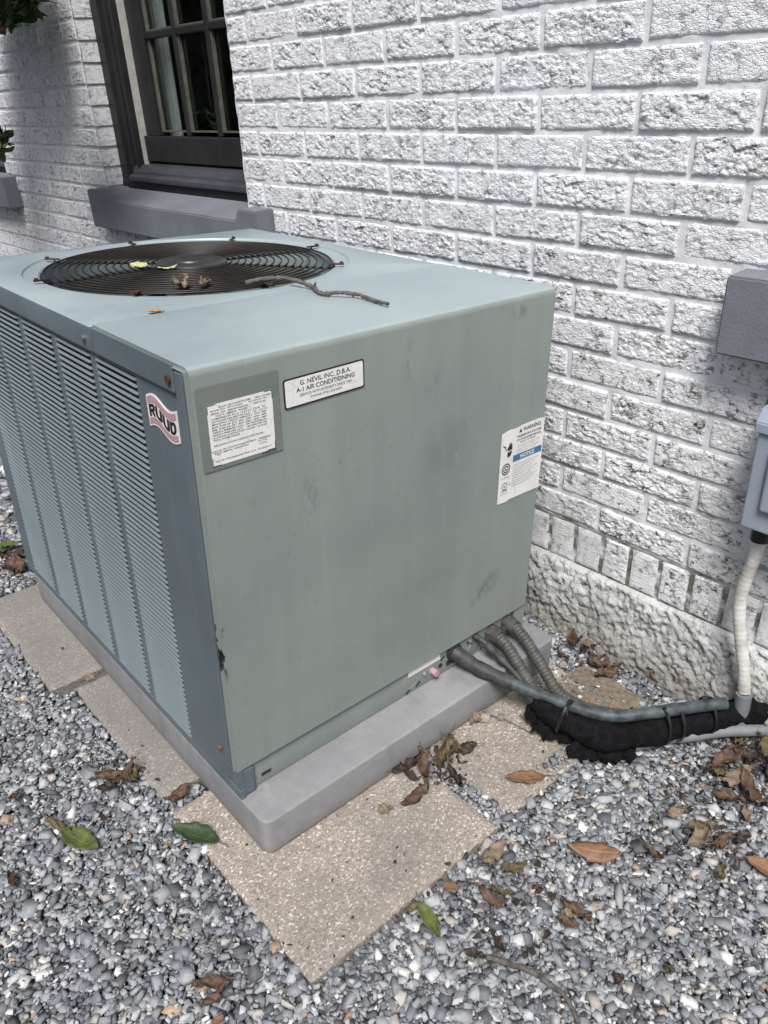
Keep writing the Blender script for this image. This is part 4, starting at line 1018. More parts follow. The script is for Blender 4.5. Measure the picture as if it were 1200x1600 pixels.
# torn black insulation sleeve
PI_ = [(.598, -.165, .062), (.603, -.200, .056), (.612, -.245, .048), (.638, -.303, .042), (.696, -.350, .043), (.800, -.402, .045), (.888, -.450, .050), (.950, -.492, .052), (1.06, -.57, .05), (1.16, -.66, .05)]
P, s = resample(catmull(PI_, 14), .0045); rn = np.random.default_rng(3); NZ = rn.random((len(P) + 4, 32)); kk = np.array([1, 2, 1.]) / 4
for _ in range(2): NZ = np.apply_along_axis(lambda q: np.convolve(np.r_[q[-1], q, q[0]], kk, 'valid'), 1, NZ)
NZ = np.apply_along_axis(lambda q: np.convolve(q, kk, 'same'), 0, NZ); NZ = (NZ - NZ.mean()) / NZ.std()
def rI(x): return np.interp(x, [0, .03, .08, .15, .3, .6, 1], [.017, .022, .027, .029, .026, .027, .027])
ins = obj('pipe_insulation', sweep('pipe_insulation', P, [rI(x) + .0025 * math.sin(x * 55) for x in s], 32, lambda i, a: .0011 * NZ[i, int(a / (2 * math.pi) * 32 + .5) % 32] - .009 * math.exp(-((a - 2.2) / .5) ** 2) * (s[i] > .05)), 'foam', None, ML)
smooth(ins, 60); setp(ins, 'torn black foam pipe insulation sagging from the unit to the right picture edge', 'insulation')
# ragged flaps hanging from the sleeve
def flap(cx, cy, cz, sx, sy, yaw, seed, pit=0.):
    r_ = np.random.default_rng(seed); nx, ny = 14, 9; V = []
    for i in range(nx):
        for j in range(ny):
            x = (i / (nx - 1) - .5) * sx; y = j / (ny - 1) * sy * (1 + (.35 * (r_.random() - .5) if j == ny - 1 else 0))
            V.append((x, -y * math.cos(pit) + .003 * math.sin(i * 1.1), -y * math.sin(pit) + .004 * math.sin(i * .9 + j) + r_.normal() * .001 + .012 * (y / sy) * (1 - y / sy)))
    F = [(i * ny + j, i * ny + j + 1, (i + 1) * ny + j + 1, (i + 1) * ny + j) for i in range(nx - 1) for j in range(ny - 1)]
    o = obj('torn_flap', mesh_np('torn_flap', V, F), 'foam', ins, Matrix.Translation((cx, cy, cz)) @ Matrix.Rotation(yaw, 4, 'Z')); smooth(o, 180)
    md = o.modifiers.new('s', 'SOLIDIFY'); md.thickness = .006
flap(.605, -.215, .036, .085, .035, -1.1, 1, .7); flap(.628, -.300, .022, .12, .028, -.65, 2, .6); flap(.655, -.325, .020, .075, .030, -.55, 5, .5); flap(.596, -.178, .050, .045, .03, -1.4, 6, .8)
for k, (x, lab) in enumerate(((.068, 'black cable tie with a standing tail at the torn left end of the insulation'), (.265, 'left one of the two neighbouring black cable ties round copper pipe and insulation'),
        (.300, 'right one of the two neighbouring black cable ties round copper pipe and insulation'), (.372, 'black cable tie near the right picture edge holding grey pipe and insulation'))):
    i = int(np.argmin(abs(s - x))); c = Vector(P[i]); tg = Vector(P[min(i + 2, len(P) - 1)] - P[max(i - 2, 0)]).normalized()
    side = tg.cross(Vector((0, 0, 1))).normalized(); up = side.cross(tg).normalized()
    ct = c + up * .009; rx, rz = rI(x) + .004, rI(x) + .015
    pts = [ct + side * (rx * math.cos(a)) + up * (rz * math.sin(a)) for a in np.linspace(0, 2 * math.pi, 40)]
    V = []; F = []
    for j, p in enumerate(pts):
        o_ = (p - ct).normalized()
        for q in (-.003, .003):
            for r in (0, .0016): V.append(tuple(p + tg * q + o_ * r))
    for j in range(len(pts) - 1):
        for a, b_ in ((0, 1), (1, 3), (3, 2), (2, 0)): F.append((j * 4 + a, j * 4 + b_, j * 4 + 4 + b_, j * 4 + 4 + a))
    t_ = obj('cable_tie', mesh_np('cable_tie', V, F), 'tie', None, ML); setp(t_, lab, 'cable tie', 'black cable ties round the pipe bundle')
    hd = obj('tie_head', mbox(-.005, .005, -.004, .004, -.003, .004, .001), 'tie', t_, Matrix.Translation(ct + up * (rz + .001)))
    if k == 0: obj('tie_tail', sweep('tie_tail', catmull([tuple(ct + up * rz), tuple(ct + up * (rz + .006) + side * .012), tuple(ct + up * (rz - .002) + side * .035 + tg * .01)], 6), .0016, 6), 'tie', t_)

# ------------------------------------------------ disconnect box and the conduit down the wall (world frame)
bx = empty('electrical_box', 'blue grey electrical box on the brick wall at the right picture edge', 'electrical box')
obj('box_body', mbox(-.098, -.004, -.985, -.794, .492, .676, .003), 'box', bx)
bm = bmesh.new(); rings = []
for x, z in ((-.104, .672), (-.104, .690), (-.088, .712), (-.004, .718), (-.004, .672)): rings.append((x, z))
a = [bm.verts.new((x, -.990, z)) for x, z in rings]; b_ = [bm.verts.new((x, -.789, z)) for x, z in rings]
for i in range(5): j = (i + 1) % 5; bm.faces.new((a[i], a[j], b_[j], b_[i]))
bm.faces.new(a[::-1]); bm.faces.new(b_); bmesh.ops.recalc_face_normals(bm, faces=bm.faces); bmesh.ops.bevel(bm, geom=bm.edges[:], offset=.002, segments=2, affect='EDGES')
obj('rain_hood', bm, 'box', bx)
obj('door', mbox(-.108, -.0985, -.965, -.822, .535, .655, .006, 3), 'box', bx)
obj('hub', cyl(bmesh.new(), (-.045, -.814, .448), (-.045, -.814, .4915), .017, 20), 'tie', bx)
cw = empty('wall_conduit', 'white painted flexible conduit dropping from the electrical box along the wall', 'conduit')
P, s_ = resample(catmull([(-.045, -.814, .452), (-.045, -.814, .425), (-.046, -.806, .365), (-.048, -.804, .306), (-.050, -.818, .239), (-.052, -.838, .171), (-.055, -.850, .119), (-.056, -.852, .112)], 14), .0022)
smooth(obj('painted_hose', sweep('painted_hose', P, [.0118 + .0003 * (1 if (x % .011) < .005 else 0) for x in s_], 18), 'whitepipe', cw), 60)
smooth(obj('end_sleeve', cyl(bmesh.new(), (-.056, -.852, .1115), (-.057, -.855, .03), .0155, 20), 'pvc', cw), 40)
cord = obj('nail_head', cyl(bmesh.new(), (-.020, -.868, .489), (.002, -.868, .489), .006, 12), 'white'); setp(cord, 'tiny white plug on the wall beside the box bottom', 'plug')

# ================================================================ LEAVES AND TWIGS
def leaf_mesh(L, wr, curl, fold, roll, seed, crumple=0.):
    r_ = np.random.default_rng(seed); nx, ny = 18, 7; V = []; UV = []; Wd = L * wr
    wob = r_.normal(0, .06, 4)
    for i in range(nx + 1):
        t_ = i / nx; hw = Wd / 2 * (math.sin(math.pi * t_ ** .85) ** .8) * (1 + .05 * math.sin(t_ * 25 + wob[0] * 9)) + .0004
        # spine bends as an arc
        a = curl * (t_ - .5) * 1.6
        if abs(curl) > .05: sx = math.sin(a) / (curl * 1.6) * L; sz = -(1 - math.cos(a)) / (curl * 1.6) * L * (-1)
        else: sx = (t_ - .5) * L; sz = 0
        for j in range(ny):
            q = (j / (ny - 1) - .5) * 2; ro = fold * .9 * abs(q) ** 1.2
            y = hw * q * math.cos(ro * .8); z = hw * abs(q) * math.sin(ro) * (1 if seed % 3 else -.6)
            z += crumple * Wd * (.16 * math.sin(t_ * 17 + q * 3.1 + wob[3] * 30) + .10 * math.sin(t_ * 31 - q * 5 + wob[0] * 40)) * (abs(q) + .25)
            tw = crumple * 1.5 * (t_ - .5) * (1 if seed % 2 else -1) * 1.3
            y, z = y * math.cos(tw) - z * math.sin(tw), y * math.sin(tw) + z * math.cos(tw)
            z += roll * .12 * Wd * math.sin(t_ * 9 + q * 2 + wob[1] * 20) * abs(q) + roll * .35 * y * (t_ - .5)
            V.append((sx - z * math.sin(a) * .8, y + wob[2] * L * .3 * math.sin(t_ * 3.1), sz + z * math.cos(a))); UV.append((t_, j / (ny - 1)))
    F = [(i * ny + j, (i + 1) * ny + j, (i + 1) * ny + j + 1, i * ny + j + 1) for i in range(nx) for j in range(ny - 1)]
    me = mesh_np('dry_leaf', V, F); uv = me.uv_layers.new(name='UVMap')
    lo = np.empty(len(me.loops), np.int32); me.loops.foreach_get('vertex_index', lo); uv.data.foreach_set('uv', np.array(UV, np.float32)[lo].ravel()); return me
def add_leaf(a, b_, c, d, w_, wr, curl, fold, roll, col, lab, seed):
    L = math.hypot(c - a, d - b_); cr = {'brown': .9, 'dark': 1.0, 'olive': .9, 'tan': .8}.get(col, .15); L = min(L, .098)
    me = leaf_mesh(L, wr * (.92 if cr > .5 else 1.05), curl * (1.7 if cr > .5 else 1.1), fold * (1.7 if cr > .5 else 1.2), roll, seed, cr)
    z = min(v.co.z for v in me.vertices)
    yaw = math.atan2(d - b_, c - a); tilt = random.uniform(-.35, .35) if L > .02 else 0
    o = obj('dry_leaf', me, 'leaf_' + col, None, ML @ Matrix.Translation(((a + c) / 2, (b_ + d) / 2, w_ - z * .6 + .001)) @ Matrix.Rotation(yaw, 4, 'Z') @ Matrix.Rotation(tilt, 4, 'X') @ Matrix.Rotation(random.uniform(-.12, .12), 4, 'Y'))
    smooth(o, 180); md = o.modifiers.new('s', 'SOLIDIFY'); md.thickness = .0006; md.offset = 0
    setp(o, lab, 'leaf', 'dry fallen leaves')
    if L > .03:
        s0 = (-L * .5, 0, sum(v.co.z for v in me.vertices[:7]) / 7) if abs(curl) < .9 else None
        if s0: smooth(obj('stalk', sweep('stalk', catmull([(s0[0] + .003, 0, s0[2]), (s0[0] - L * .10, .001, s0[2] + .001), (s0[0] - L * .22, .004, s0[2] + .002)], 4), .0009, 5), 'bark', o), 60)
    return o
LEAVES = [
  (0.2814, -0.0798, 0.3615, -0.096, 0.0054, 0.34, 0.5, 0.5, 0.3, 'dark', 'dark curled leaf at the left end of the pile against the pad front') ,
  (0.361, -0.0729, 0.3141, -0.1445, 0.0081, 0.38, 0.8, 0.6, -0.4, 'brown', 'folded brown leaf in the middle of the pile against the pad front') ,
  (0.3185, -0.1401, 0.2414, -0.1522, 0.0036, 0.36, 0.3, 0.5, 0.2, 'brown', 'pointed brown leaf hanging down from the pile onto the big paver') ,
  (0.4288, -0.0863, 0.3457, -0.1367, 0.0099, 0.4, 0.6, 0.7, 0.5, 'olive', 'olive brown crumpled leaf on top of the pile against the pad front') ,
  (0.4216, -0.0752, 0.4221, -0.1317, 0.009, 0.45, 0.7, 0.4, -0.3, 'olive', 'olive leaf with rolled edge at the upper right of the pile by the pad') ,
  (0.4593, -0.1369, 0.4062, -0.1084, 0.0045, 0.42, 0.4, 0.3, 0.2, 'dark', 'dark brown leaf at the right end of the pile by the pad') ,
  (0.3797, -0.1343, 0.3562, -0.1942, 0.0036, 0.36, 0.5, 0.8, 0.5, 'dark', 'blackish twisted leaf lying in the joint between the two front pavers') ,
  (0.3056, -0.0861, 0.3132, -0.1228, 0.0027, 0.5, 0.4, 0.4, 0.2, 'dark', 'small dark leaf scrap under the left of the pile by the pad') ,
  (0.2082, -0.1228, 0.2311, -0.1392, 0.0014, 0.75, 0.2, 0.2, 0.1, 'tan', 'small broken tan leaf alone on the big front paver') ,
  (0.5424, -0.0826, 0.4963, -0.0851, 0.0018, 0.6, 0.3, 0.3, 0.2, 'tan', 'small tan leaf scrap at the pad edge behind the pile') ,
  (0.5039, -0.2749, 0.4345, -0.2304, 0.0036, 0.42, 0.25, 0.25, 0.1, 'copper', 'smooth copper brown oval leaf on the right hand paver') ,
  (0.454, -0.4716, 0.3977, -0.4011, 0.0045, 0.42, 0.35, 0.35, 0.15, 'copper', 'large copper brown leaf with stalk on the gravel in front of the pipes') ,
  (0.6073, -0.6177, 0.621, -0.6936, 0.0054, 0.42, 0.3, 0.35, 0.1, 'copper', 'light copper leaf cut by the right edge of the picture') ,
  (0.8504, -0.4953, 0.717, -0.4808, 0.0099, 0.4, 0.5, 0.4, 0.3, 'brown', 'brown leaf on the left flank of the heap beside the pipes') ,
  (0.7828, -0.5135, 0.7171, -0.6063, 0.0117, 0.36, 0.3, 0.5, 0.2, 'brown', 'long brown leaf running down the front of the heap by the pipes') ,
  (0.8933, -0.4982, 0.8346, -0.5702, 0.0135, 0.4, 0.7, 0.5, -0.3, 'olive', 'olive curled leaf at the back of the heap by the pipes') ,
  (0.8212, -0.481, 0.8276, -0.5424, 0.0144, 0.45, 0.6, 0.4, 0.4, 'dark', 'dark crumpled leaf on top of the heap by the pipes') ,
  (0.7934, -0.5336, 0.7134, -0.5047, 0.0072, 0.45, 0.4, 0.4, -0.2, 'tan', 'pale tan leaf low in the middle of the heap by the pipes') ,
  (0.7017, -0.5045, 0.719, -0.5639, 0.0054, 0.45, 0.5, 0.5, 0.3, 'brown', 'broad brown leaf under the front of the heap by the pipes') ,
  (0.7146, -0.56, 0.6845, -0.5867, 0.0036, 0.5, 0.4, 0.4, 0.2, 'tan', 'small tan leaf standing at the front foot of the heap by the pipes') ,
  (0.8356, -0.5386, 0.7939, -0.6065, 0.009, 0.45, 0.5, 0.5, 0.2, 'dark', 'dark leaf on the right flank of the heap by the pipes') ,
  (0.7425, -0.4669, 0.7613, -0.5052, 0.0045, 0.5, 0.6, 0.4, 0.2, 'olive', 'olive leaf at the left foot of the heap by the pipes') ,
  (0.5536, -0.5427, 0.6269, -0.5542, 0.0063, 0.5, 0.4, 0.5, 0.2, 'tan', 'wrinkled tan leaf in the small cluster below the heap') ,
  (0.5748, -0.5701, 0.6301, -0.5787, 0.0063, 0.48, 0.6, 0.6, -0.3, 'brown', 'brown cupped leaf in the small cluster below the heap') ,
  (0.6241, -0.5841, 0.6579, -0.5997, 0.0054, 0.7, 0.5, 0.4, 0.3, 'dark', 'dark maroon leaf at the right of the small cluster below the heap') ,
  (0.5887, -0.5167, 0.6288, -0.5411, 0.0045, 0.5, 0.6, 0.4, 0.2, 'olive', 'olive curled leaf at the back of the small cluster below the heap') ,
  (0.5833, -0.4821, 0.6232, -0.4945, 0.0045, 0.55, 0.8, 0.3, 0.2, 'tan', 'little curled leaf on a stalk left of the small cluster') ,
  (0.499, -0.4856, 0.4993, -0.5321, 0.0045, 0.38, 0.8, 0.5, 0.4, 'brown', 'narrow bent leaf on a stalk to the right of the large copper leaf') ,
  (0.5672, -0.5972, 0.5169, -0.6124, 0.0054, 0.34, 1.6, 0.5, 0.3, 'olive', 'thin hooked olive leaf on the gravel below the small cluster') ,
  (0.2599, -0.3299, 0.3258, -0.3269, 0.0045, 0.5, 0.3, 0.4, 0.2, 'tan', 'broad faded leaf leaning on the near right corner of the big paver') ,
  (0.1865, -0.3087, 0.2059, -0.3338, 0.0018, 0.65, 0.2, 0.2, 0.1, 'copper', 'small orange brown leaf scrap at the right edge of the big paver') ,
  (0.2692, -0.3546, 0.3248, -0.3774, 0.0045, 0.36, 0.8, 0.5, 0.2, 'olive', 'slim olive leaf curling on the gravel right of the big paver') ,
  (0.2212, -0.3552, 0.2344, -0.4081, 0.0045, 0.42, 0.6, 0.5, 0.3, 'brown', 'brown curled leaf on the gravel between paver and large copper leaf') ,
  (0.2369, -0.3691, 0.257, -0.4023, 0.0063, 0.42, 0.5, 0.5, -0.2, 'olive', 'olive brown leaf lying across the curled one right of the paver') ,
  (0.1347, -0.3092, 0.1179, -0.3739, 0.0054, 0.32, 0.4, 0.4, 0.2, 'green', 'yellow green serrated leaf at the lower right edge of the big paver') ,
  (0.1324, -0.3117, 0.1025, -0.3031, 0.0045, 0.4, 0.5, 0.4, 0.2, 'olive', 'short olive leaf scrap touching the yellow green serrated leaf') ,
  (0.3081, -0.4582, 0.3108, -0.5166, 0.0054, 0.4, 0.5, 0.6, 0.3, 'brown', 'dark brown winged leaf in the trio on the lower middle gravel') ,
  (0.2745, -0.47, 0.2958, -0.5033, 0.0045, 0.5, 0.4, 0.5, -0.2, 'brown', 'reddish brown leaf at the front of the trio on the lower middle gravel') ,
  (0.2965, -0.472, 0.3009, -0.4935, 0.0072, 0.7, 0.4, 0.3, 0.2, 'tan', 'small tan leaf on top of the trio on the lower middle gravel') ,
  (0.1827, -0.4173, 0.1701, -0.4607, 0.0054, 0.36, 0.6, 0.5, 0.3, 'dark', 'dark olive leaf standing on edge on the lower middle gravel') ,
  (0.1304, -0.4122, 0.1484, -0.4415, 0.0027, 0.5, 0.3, 0.3, 0.1, 'dark', 'flat dark leaf scrap left of the one standing on edge') ,
  (0.2533, -0.5796, 0.278, -0.6014, 0.0063, 0.45, 2.2, 0.4, 0.4, 'dark', 'dark ring curled leaf near the bottom right of the gravel') ,
  (0.339, -0.6169, 0.3314, -0.6549, 0.0063, 0.36, 2.4, 0.4, 0.4, 'olive', 'olive crescent leaf curled round on the bottom right gravel') ,
  (-0.1554, -0.2177, -0.2059, -0.1855, 0.0045, 0.42, 0.3, 0.5, 0.2, 'brown', 'brown pointed leaf at the bottom of the picture left of the paver tip') ,
  (-0.1723, -0.2189, -0.2105, -0.2213, 0.0036, 0.5, 0.4, 0.5, 0.2, 'brown', 'torn brown leaf just below the pointed one at the bottom') ,
  (-0.1921, -0.2517, -0.2145, -0.2548, 0.0036, 0.5, 0.4, 0.3, 0.2, 'copper', 'reddish leaf cut by the bottom edge of the picture') ,
  (-0.1434, 0.2968, -0.0949, 0.2475, 0.0063, 0.36, 0.5, 0.5, 0.2, 'brown', 'brown bent leaf at the left of the cluster by the middle paver') ,
  (-0.0754, 0.2691, -0.1345, 0.2367, 0.0072, 0.4, 0.5, 0.6, -0.2, 'brown', 'folded brown leaf at the right of the cluster by the middle paver') ,
  (-0.1597, 0.259, -0.1188, 0.2433, 0.0045, 0.38, 0.5, 0.4, 0.2, 'dark', 'dark leaf at the front of the cluster by the middle paver') ,
  (-0.0819, 0.2749, -0.1005, 0.2168, 0.0054, 0.36, 0.7, 0.4, 0.3, 'olive', 'olive leaf touching the middle paver edge') ,
  (-0.2535, 0.2482, -0.2284, 0.1946, 0.0045, 0.32, 0.5, 0.5, 0.2, 'olive', 'withered olive leaf behind the bright green leaf on the left gravel') ,
  (-0.2417, 0.2101, -0.2073, 0.135, 0.0045, 0.46, 0.25, 0.3, 0.1, 'green', 'bright yellow green leaf lying on the left gravel') ,
  (-0.0478, 0.0042, -0.0954, 0.0859, 0.0072, 0.42, 0.3, 0.45, 0.2, 'dkgreen', 'dark green glossy leaf resting on the corner of the big paver') ,
  (-0.0229, 0.148, -0.0783, 0.1428, 0.0054, 0.5, 0.3, 0.5, 0.2, 'brown', 'rust brown leaf in the gap between middle and big pavers') ,
  (-0.2915, 0.3456, -0.2633, 0.3467, 0.0045, 0.5, 0.9, 0.5, 0.3, 'brown', 'small curled brown leaf at the left edge of the gravel') ,
  (-0.3398, 0.1897, -0.3398, 0.1496, 0.0036, 0.4, 0.4, 0.4, 0.2, 'dark', 'narrow dark leaf low on the left edge of the gravel') ,
  (-0.0202, 0.5829, -0.0546, 0.5784, 0.0054, 0.6, 0.3, 0.4, 0.2, 'tan', 'tan leaf scrap in the gap between the two rear pavers') ,
  (0.9404, -0.0347, 0.8431, -0.0819, 0.0081, 0.45, 0.5, 0.6, 0.3, 'brown', 'brown upright leaf against the foundation behind the conduits') ,
  (0.9199, -0.0682, 0.9141, -0.1354, 0.0054, 0.45, 0.5, 0.4, 0.2, 'dark', 'dark leaf leaning on the foundation beside the upright one') ,
  (0.9587, -0.0684, 0.8478, -0.102, 0.0054, 0.45, 0.5, 0.6, 0.3, 'tan', 'grey tan leaf in front of the upright leaf at the foundation') ,
  (0.8395, -0.1258, 0.8749, -0.1876, 0.0063, 0.5, 0.6, 0.5, 0.3, 'brown', 'crumpled reddish leaf on the stones between pad corner and foundation') ,
  (0.8749, -0.1876, 0.8127, -0.1622, 0.0045, 0.45, 0.5, 0.5, -0.2, 'brown', 'thin brown leaf below the crumpled one near the foundation') ,
  (0.9063, -0.2452, 0.9206, -0.2812, 0.0054, 0.6, 0.6, 0.5, 0.2, 'olive', 'olive brown leaf at the foot of the foundation behind the pipes') ,
  (0.8718, -0.4551, 0.8583, -0.4954, 0.0036, 0.7, 0.4, 0.3, 0.2, 'olive', 'greenish leaf just under the grey pipe at the right') ,
  (0.7592, -0.2408, 0.7526, -0.269, 0.0027, 0.6, 0.4, 0.3, 0.2, 'copper', 'small orange leaf behind the ribbed conduit bend') ,
  (-0.0179, 1.239, 0.058, 1.2279, 0.009, 0.5, 0.5, 0.5, 0.2, 'dark', 'dark leaf behind the rear paver at the left edge') ,
  (-0.0066, 1.1175, 0.0179, 1.2305, 0.009, 0.6, 0.4, 0.3, 0.1, 'brown', 'brown leaf upright behind the rear paver at the left edge') ,
  (0.0034, 1.3054, 0.0555, 1.2885, 0.0158, 0.5, 0.3, 0.3, 0.1, 'green', 'fresh green leaf behind the rear paver at the left edge') ,
  (0.215, 0.440, 0.258, 0.455, 0.848, 0.62, 1.2, 0.8, 0.5, 'tan', 'crumpled tan leaf standing on the fan grille in front of the hub') ,
  (0.262, 0.418, 0.290, 0.445, 0.848, 0.6, 0.6, 0.6, 0.3, 'tan', 'small tan lobe lying against the crumpled leaf on the fan grille') ,
  (0.272, 0.655, 0.262, 0.710, 0.848, 0.45, 0.4, 0.4, 0.2, 'lime', 'pale green leaf on the fan grille left of the hub') ,
  (0.285, 0.640, 0.322, 0.618, 0.848, 0.5, 0.4, 0.4, 0.2, 'lime', 'small yellowish leaf lobe on the grille touching the hub') ,
  (0.1237, 0.2952, 0.0973, 0.3073, 0.848, 0.5, 0.2, 0.3, 0.1, 'orange', 'orange leaf on the lid beside the seam') ,
]

for i, l in enumerate(LEAVES): add_leaf(*l, 100 + i)
def twig(label, pts, r0, r1, buds=(), name='twig', cat='twig', seed=1):
    r_ = np.random.default_rng(seed); P, s = resample(catmull(pts, 10), .004); n = len(P); P[1:-1] += r_.normal(0, .0005, (n - 2, 3))
    o = obj(name, sweep(name, P, np.linspace(r0, r1, n) * (1 + .12 * r_.normal(size=n)), 9), 'bark', None, ML); smooth(o, 60); setp(o, label, cat)
    for f in buds:
        i = int(f * (n - 1)); p = P[i]; obj('bud', cyl(bmesh.new(), tuple(p), tuple(p + np.array((.002, -.003, .010)) * (1 if r_.random() > .4 else -.6)), r0 * .7, 6, r0 * .4), 'bark', o)
    return o
twig('knobbly grey twig lying across the front part of the lid to the fan guard', [(.333, .385, T + .006), (.36, .37, T + .012), (.392, .335, T + .014), (.400, .275, T + .009), (.385, .222, T + .006), (.402, .190, T + .010), (.419, .165, T + .008), (.418, .120, T + .006), (.414, .080, T + .007)], .0045, .0030, (.45, .62, .74), 'fallen_twig')
twig('dark bent twig half buried in the gravel at the bottom of the picture', [(.150, -.440, .004), (.168, -.475, .008), (.180, -.503, .010), (.186, -.53, .008), (.190, -.556, .006), (.175, -.59, .004)], .0042, .003, (.5,), 'fallen_twig', seed=4)
twig('thin leaf stalk standing in the gravel right of the large copper leaf', [(.520, -.485, .004), (.545, -.478, .012), (.575, -.466, .018), (.612, -.462, .022), (.66, -.470, .020)], .0014, .0009, (), 'leaf_stalk', seed=5)
twig('thin leaf stalk crossing the joint in front of the copper pipe', [(.545, -.085, .003), (.560, -.120, .006), (.568, -.155, .004), (.575, -.19, .003)], .0012, .0008, (), 'leaf_stalk', seed=6)
twig('fine green stem running through the gravel beside the big paver', [(.300, -.320, .010), (.262, -.358, .012), (.235, -.385, .009), (.19, -.41, .006)], .0013, .001, (), 'leaf_stalk', seed=8)
# crumbs of broken leaf and bark between the stones
r_ = np.random.default_rng(55); V = []; F = []
def crumb(u, v, z, s_):
    a = r_.uniform(0, 6.28); ca_, sa_ = math.cos(a), math.sin(a); o_ = len(V); w_ = s_ * r_.uniform(.3, .7)
    for x, y in ((-1, -.6), (-.2, -1), (1, -.3), (.5, .8), (-.7, .9)):
        x, y = x * s_ / 2, y * w_ / 2; V.append((u + x * ca_ - y * sa_, v + x * sa_ + y * ca_, z + r_.normal(0, s_ * .18)))
    V.append((u, v, z + s_ * .2)); F.extend([(o_ + i, o_ + (i + 1) % 5, o_ + 5) for i in range(5)])
for _ in range(520): crumb(r_.uniform(-.45, .95), r_.uniform(-.75, -.02) if r_.random() < .75 else r_.uniform(0, 1.2), r_.uniform(-.006, .002), r_.uniform(.003, .011))
for (cu, cv, sg, k) in ((.37, -.115, .03, 60), (.78, -.52, .07, 160), (.60, -.55, .04, 60), (.25, -.40, .05, 50), (.88, -.10, .04, 50), (-.12, .27, .04, 40), (.02, 1.2, .06, 60)):
    for _ in range(k): crumb(cu + r_.normal(0, sg), cv + r_.normal(0, sg), r_.uniform(-.002, .006), r_.uniform(.004, .018))
V2 = [(i, p) for i, p in enumerate(V)]
o = obj('leaf_litter', mesh_np('leaf_litter', V, F), 'leaf_dark', None, ML); setp(o, 'crumbs of brown leaf and bark scattered in the gravel', 'leaf litter', kind='stuff')
# thin pale scrap caught on the panel flange
me = leaf_mesh(.022, .5, .5, .5, .5, 901); o = obj('leaf_scrap', me, 'leaf_copper', None, ML @ Matrix.Translation((-.0045, .046, .169)) @ Matrix.Rotation(R(90), 4, 'Y') @ Matrix.Rotation(R(50), 4, 'Z')); setp(o, 'torn brown leaf scrap stuck low on the louvred side near the corner', 'leaf')
# small stones lying on the right paver and beside the pad
for k, (u, v, sz, lab) in enumerate(((.560, -.112, .022, 'pale stone chip on the paver below the ribbed conduits'), (.532, -.092, .028, 'brown stone chip against the pad below the thick copper pipe'), (.797, -.092, .024, 'tan stone chip at the right corner of the pad'), (.10, .02, .01, None))):
    if lab is None: continue
    bm = bmesh.new(); bmesh.ops.create_icosphere(bm, subdivisions=1, radius=sz / 2)
    for v_ in bm.verts: v_.co = Vector((v_.co.x * random.uniform(.7, 1.2), v_.co.y * random.uniform(.6, 1), v_.co.z * random.uniform(.5, .8)))
    o = obj('stone_chip', bm, MT['paver'] if k else MT['pad'], None, ML @ Matrix.Translation((u, v, sz * .22))); setp(o, lab, 'stone')

# ================================================================ SHRUBS at the far left
def shrub(name, label, trunk, clumps, n, leaf=.075, seed=1, wr=.42):
    r_ = np.random.default_rng(seed); sh = empty(name, label, 'shrub')
    me0 = []
    V, F, UV = [], [], []
    base = [leaf_mesh(1., wr, .5, .35, .4, 40 + k) for k in range(3)]
    bv = [np.array([v.co for v in b_.vertices]) for b_ in base]; ny = 7
    sel = [i * ny + j for i in range(0, 19, 3) for j in (0, 3, 6)]
    bf = [(i * 3 + j, (i + 1) * 3 + j, (i + 1) * 3 + j + 1, i * 3 + j + 1) for i in range(6) for j in range(2)]
    uvb = [(i / 6, j / 2) for i in range(7) for j in range(3)]
    for (c, rad, fr) in clumps:
        for _ in range(int(n * fr)):
            d = r_.normal(size=3); d /= np.linalg.norm(d); p = np.array(c) + d * np.array(rad) * (r_.random() ** .45)
            s_ = leaf * r_.uniform(.6, 1.15); q = Matrix.Rotation(r_.uniform(0, 6.28), 3, 'Z') @ Matrix.Rotation(r_.normal(.5, .5), 3, 'Y') @ Matrix.Rotation(r_.normal(0, .5), 3, 'X')
            A_ = np.array(q); pts = (bv[r_.integers(3)][sel] * s_) @ A_.T + p; o_ = len(V)
            V += pts.tolist(); F += [tuple(o_ + k for k in f) for f in bf]; UV += uvb
    me = mesh_np('foliage', V, F); uv = me.uv_layers.new(name='UVMap'); lo = np.empty(len(me.loops), np.int32); me.loops.foreach_get('vertex_index', lo)
    uv.data.foreach_set('uv', np.array(UV, np.float32)[lo].ravel()); fo = obj('foliage', me, 'foliage', sh); smooth(fo, 180)
    items = []
    for (c, rad, fr) in clumps:
        tr = sweep('stem', catmull([trunk, tuple((np.array(trunk) * .5 + np.array(c) * .5) + r_.normal(0, .03, 3)), c], 8), np.linspace(.016, .004, 17), 8); items.append((tr, Matrix.Identity(4)))
    obj('trunk', join_meshes('trunk', items), 'bark', sh)
    return sh
shrub('tall_shrub', 'dark green leafy shrub filling the upper left picture corner in front of the wall', (-.66, 2.35, .0),
      [((-.22, 2.02, 1.655), (.19, .40, .235), .30), ((-.36, 1.41, 1.545), (.15, .27, .15), .34), ((-.50, 2.2, 1.72), (.16, .20, .20), .12), ((-.31, 1.955, 1.085), (.07, .05, .055), .02)], 4200, .07, 2)
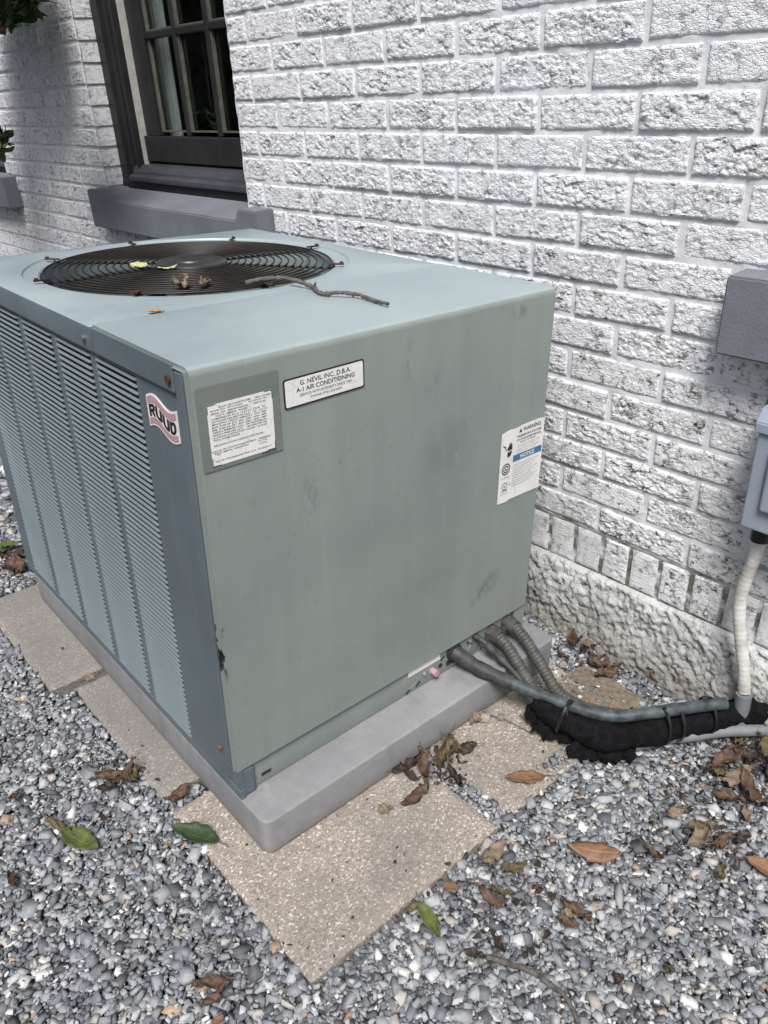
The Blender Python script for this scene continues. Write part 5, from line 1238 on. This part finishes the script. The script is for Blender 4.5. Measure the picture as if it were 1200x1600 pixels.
for kk_, (px, lab) in enumerate((((-.30, 1.50, 1.432), 'withered brown leaf hanging in the shrub at the upper left corner'), ((-.31, 1.57, 1.415), 'second withered leaf hanging lowest in the shrub at the upper left'))):
    o = obj('dry_leaf', leaf_mesh(.085, .4, .8, .6, .5, 950 + kk_, .8), 'leaf_copper', None, Matrix.Translation(px) @ Matrix.Rotation(.9 + kk_, 4, 'Z') @ Matrix.Rotation(.9, 4, 'Y')); setp(o, lab, 'leaf')
def weed(label, u, v, n, seed, s0=.035):
    r_ = np.random.default_rng(seed); w_ = empty('weed', label, 'plant', ML @ Matrix.Translation((u, v, -.005)))
    for k in range(n):
        a = 2 * math.pi * k / n + r_.normal(0, .3); L = s0 * r_.uniform(.8, 1.3)
        me = leaf_mesh(L, .45, .6, .4, .3, 300 + k + seed); o = obj('leaf', me, 'foliage', w_, Matrix.Rotation(a, 4, 'Z') @ Matrix.Translation((L * .55, 0, .012)) @ Matrix.Rotation(-.45, 4, 'Y')); smooth(o, 180)
weed('small green weed sprouting behind the rear paver at the left edge', .005, 1.30, 8, 11); weed('low weed with dark leaves further back at the left edge', -.02, 1.42, 7, 12, .045)

# out-of-view greenery put in to block side light and darken the window reflection
V, F, UV = [], [], []; r_ = np.random.default_rng(77)
for _ in range(9000):
    p = np.array((r_.uniform(-4.6, -3.7), r_.uniform(-2.5, 13), r_.uniform(-.2, 2.7))); 
    if r_.random() < .7: p[0] = -3.7 - r_.random() ** 2 * .35
    a = r_.normal(size=3); a /= np.linalg.norm(a); b_ = np.cross(a, r_.normal(size=3)); b_ /= np.linalg.norm(b_); s_ = r_.uniform(.05, .11); o_ = len(V)
    V += [p - a * s_, p + b_ * s_ * .5, p + a * s_, p - b_ * s_ * .5]; F.append((o_, o_ + 1, o_ + 2, o_ + 3))
hd = empty('added_hedge', 'dark green leafy screen added out of view to darken the window reflection and the louvred side', 'added_hedge')
obj('foliage', mesh_np('foliage', V, F), 'foliage', hd)
bm = bmesh.new(); box(bm, -4.5, -3.85, -2.5, 13, -.3, 2.55); obj('branches', bm, 'bark', hd)
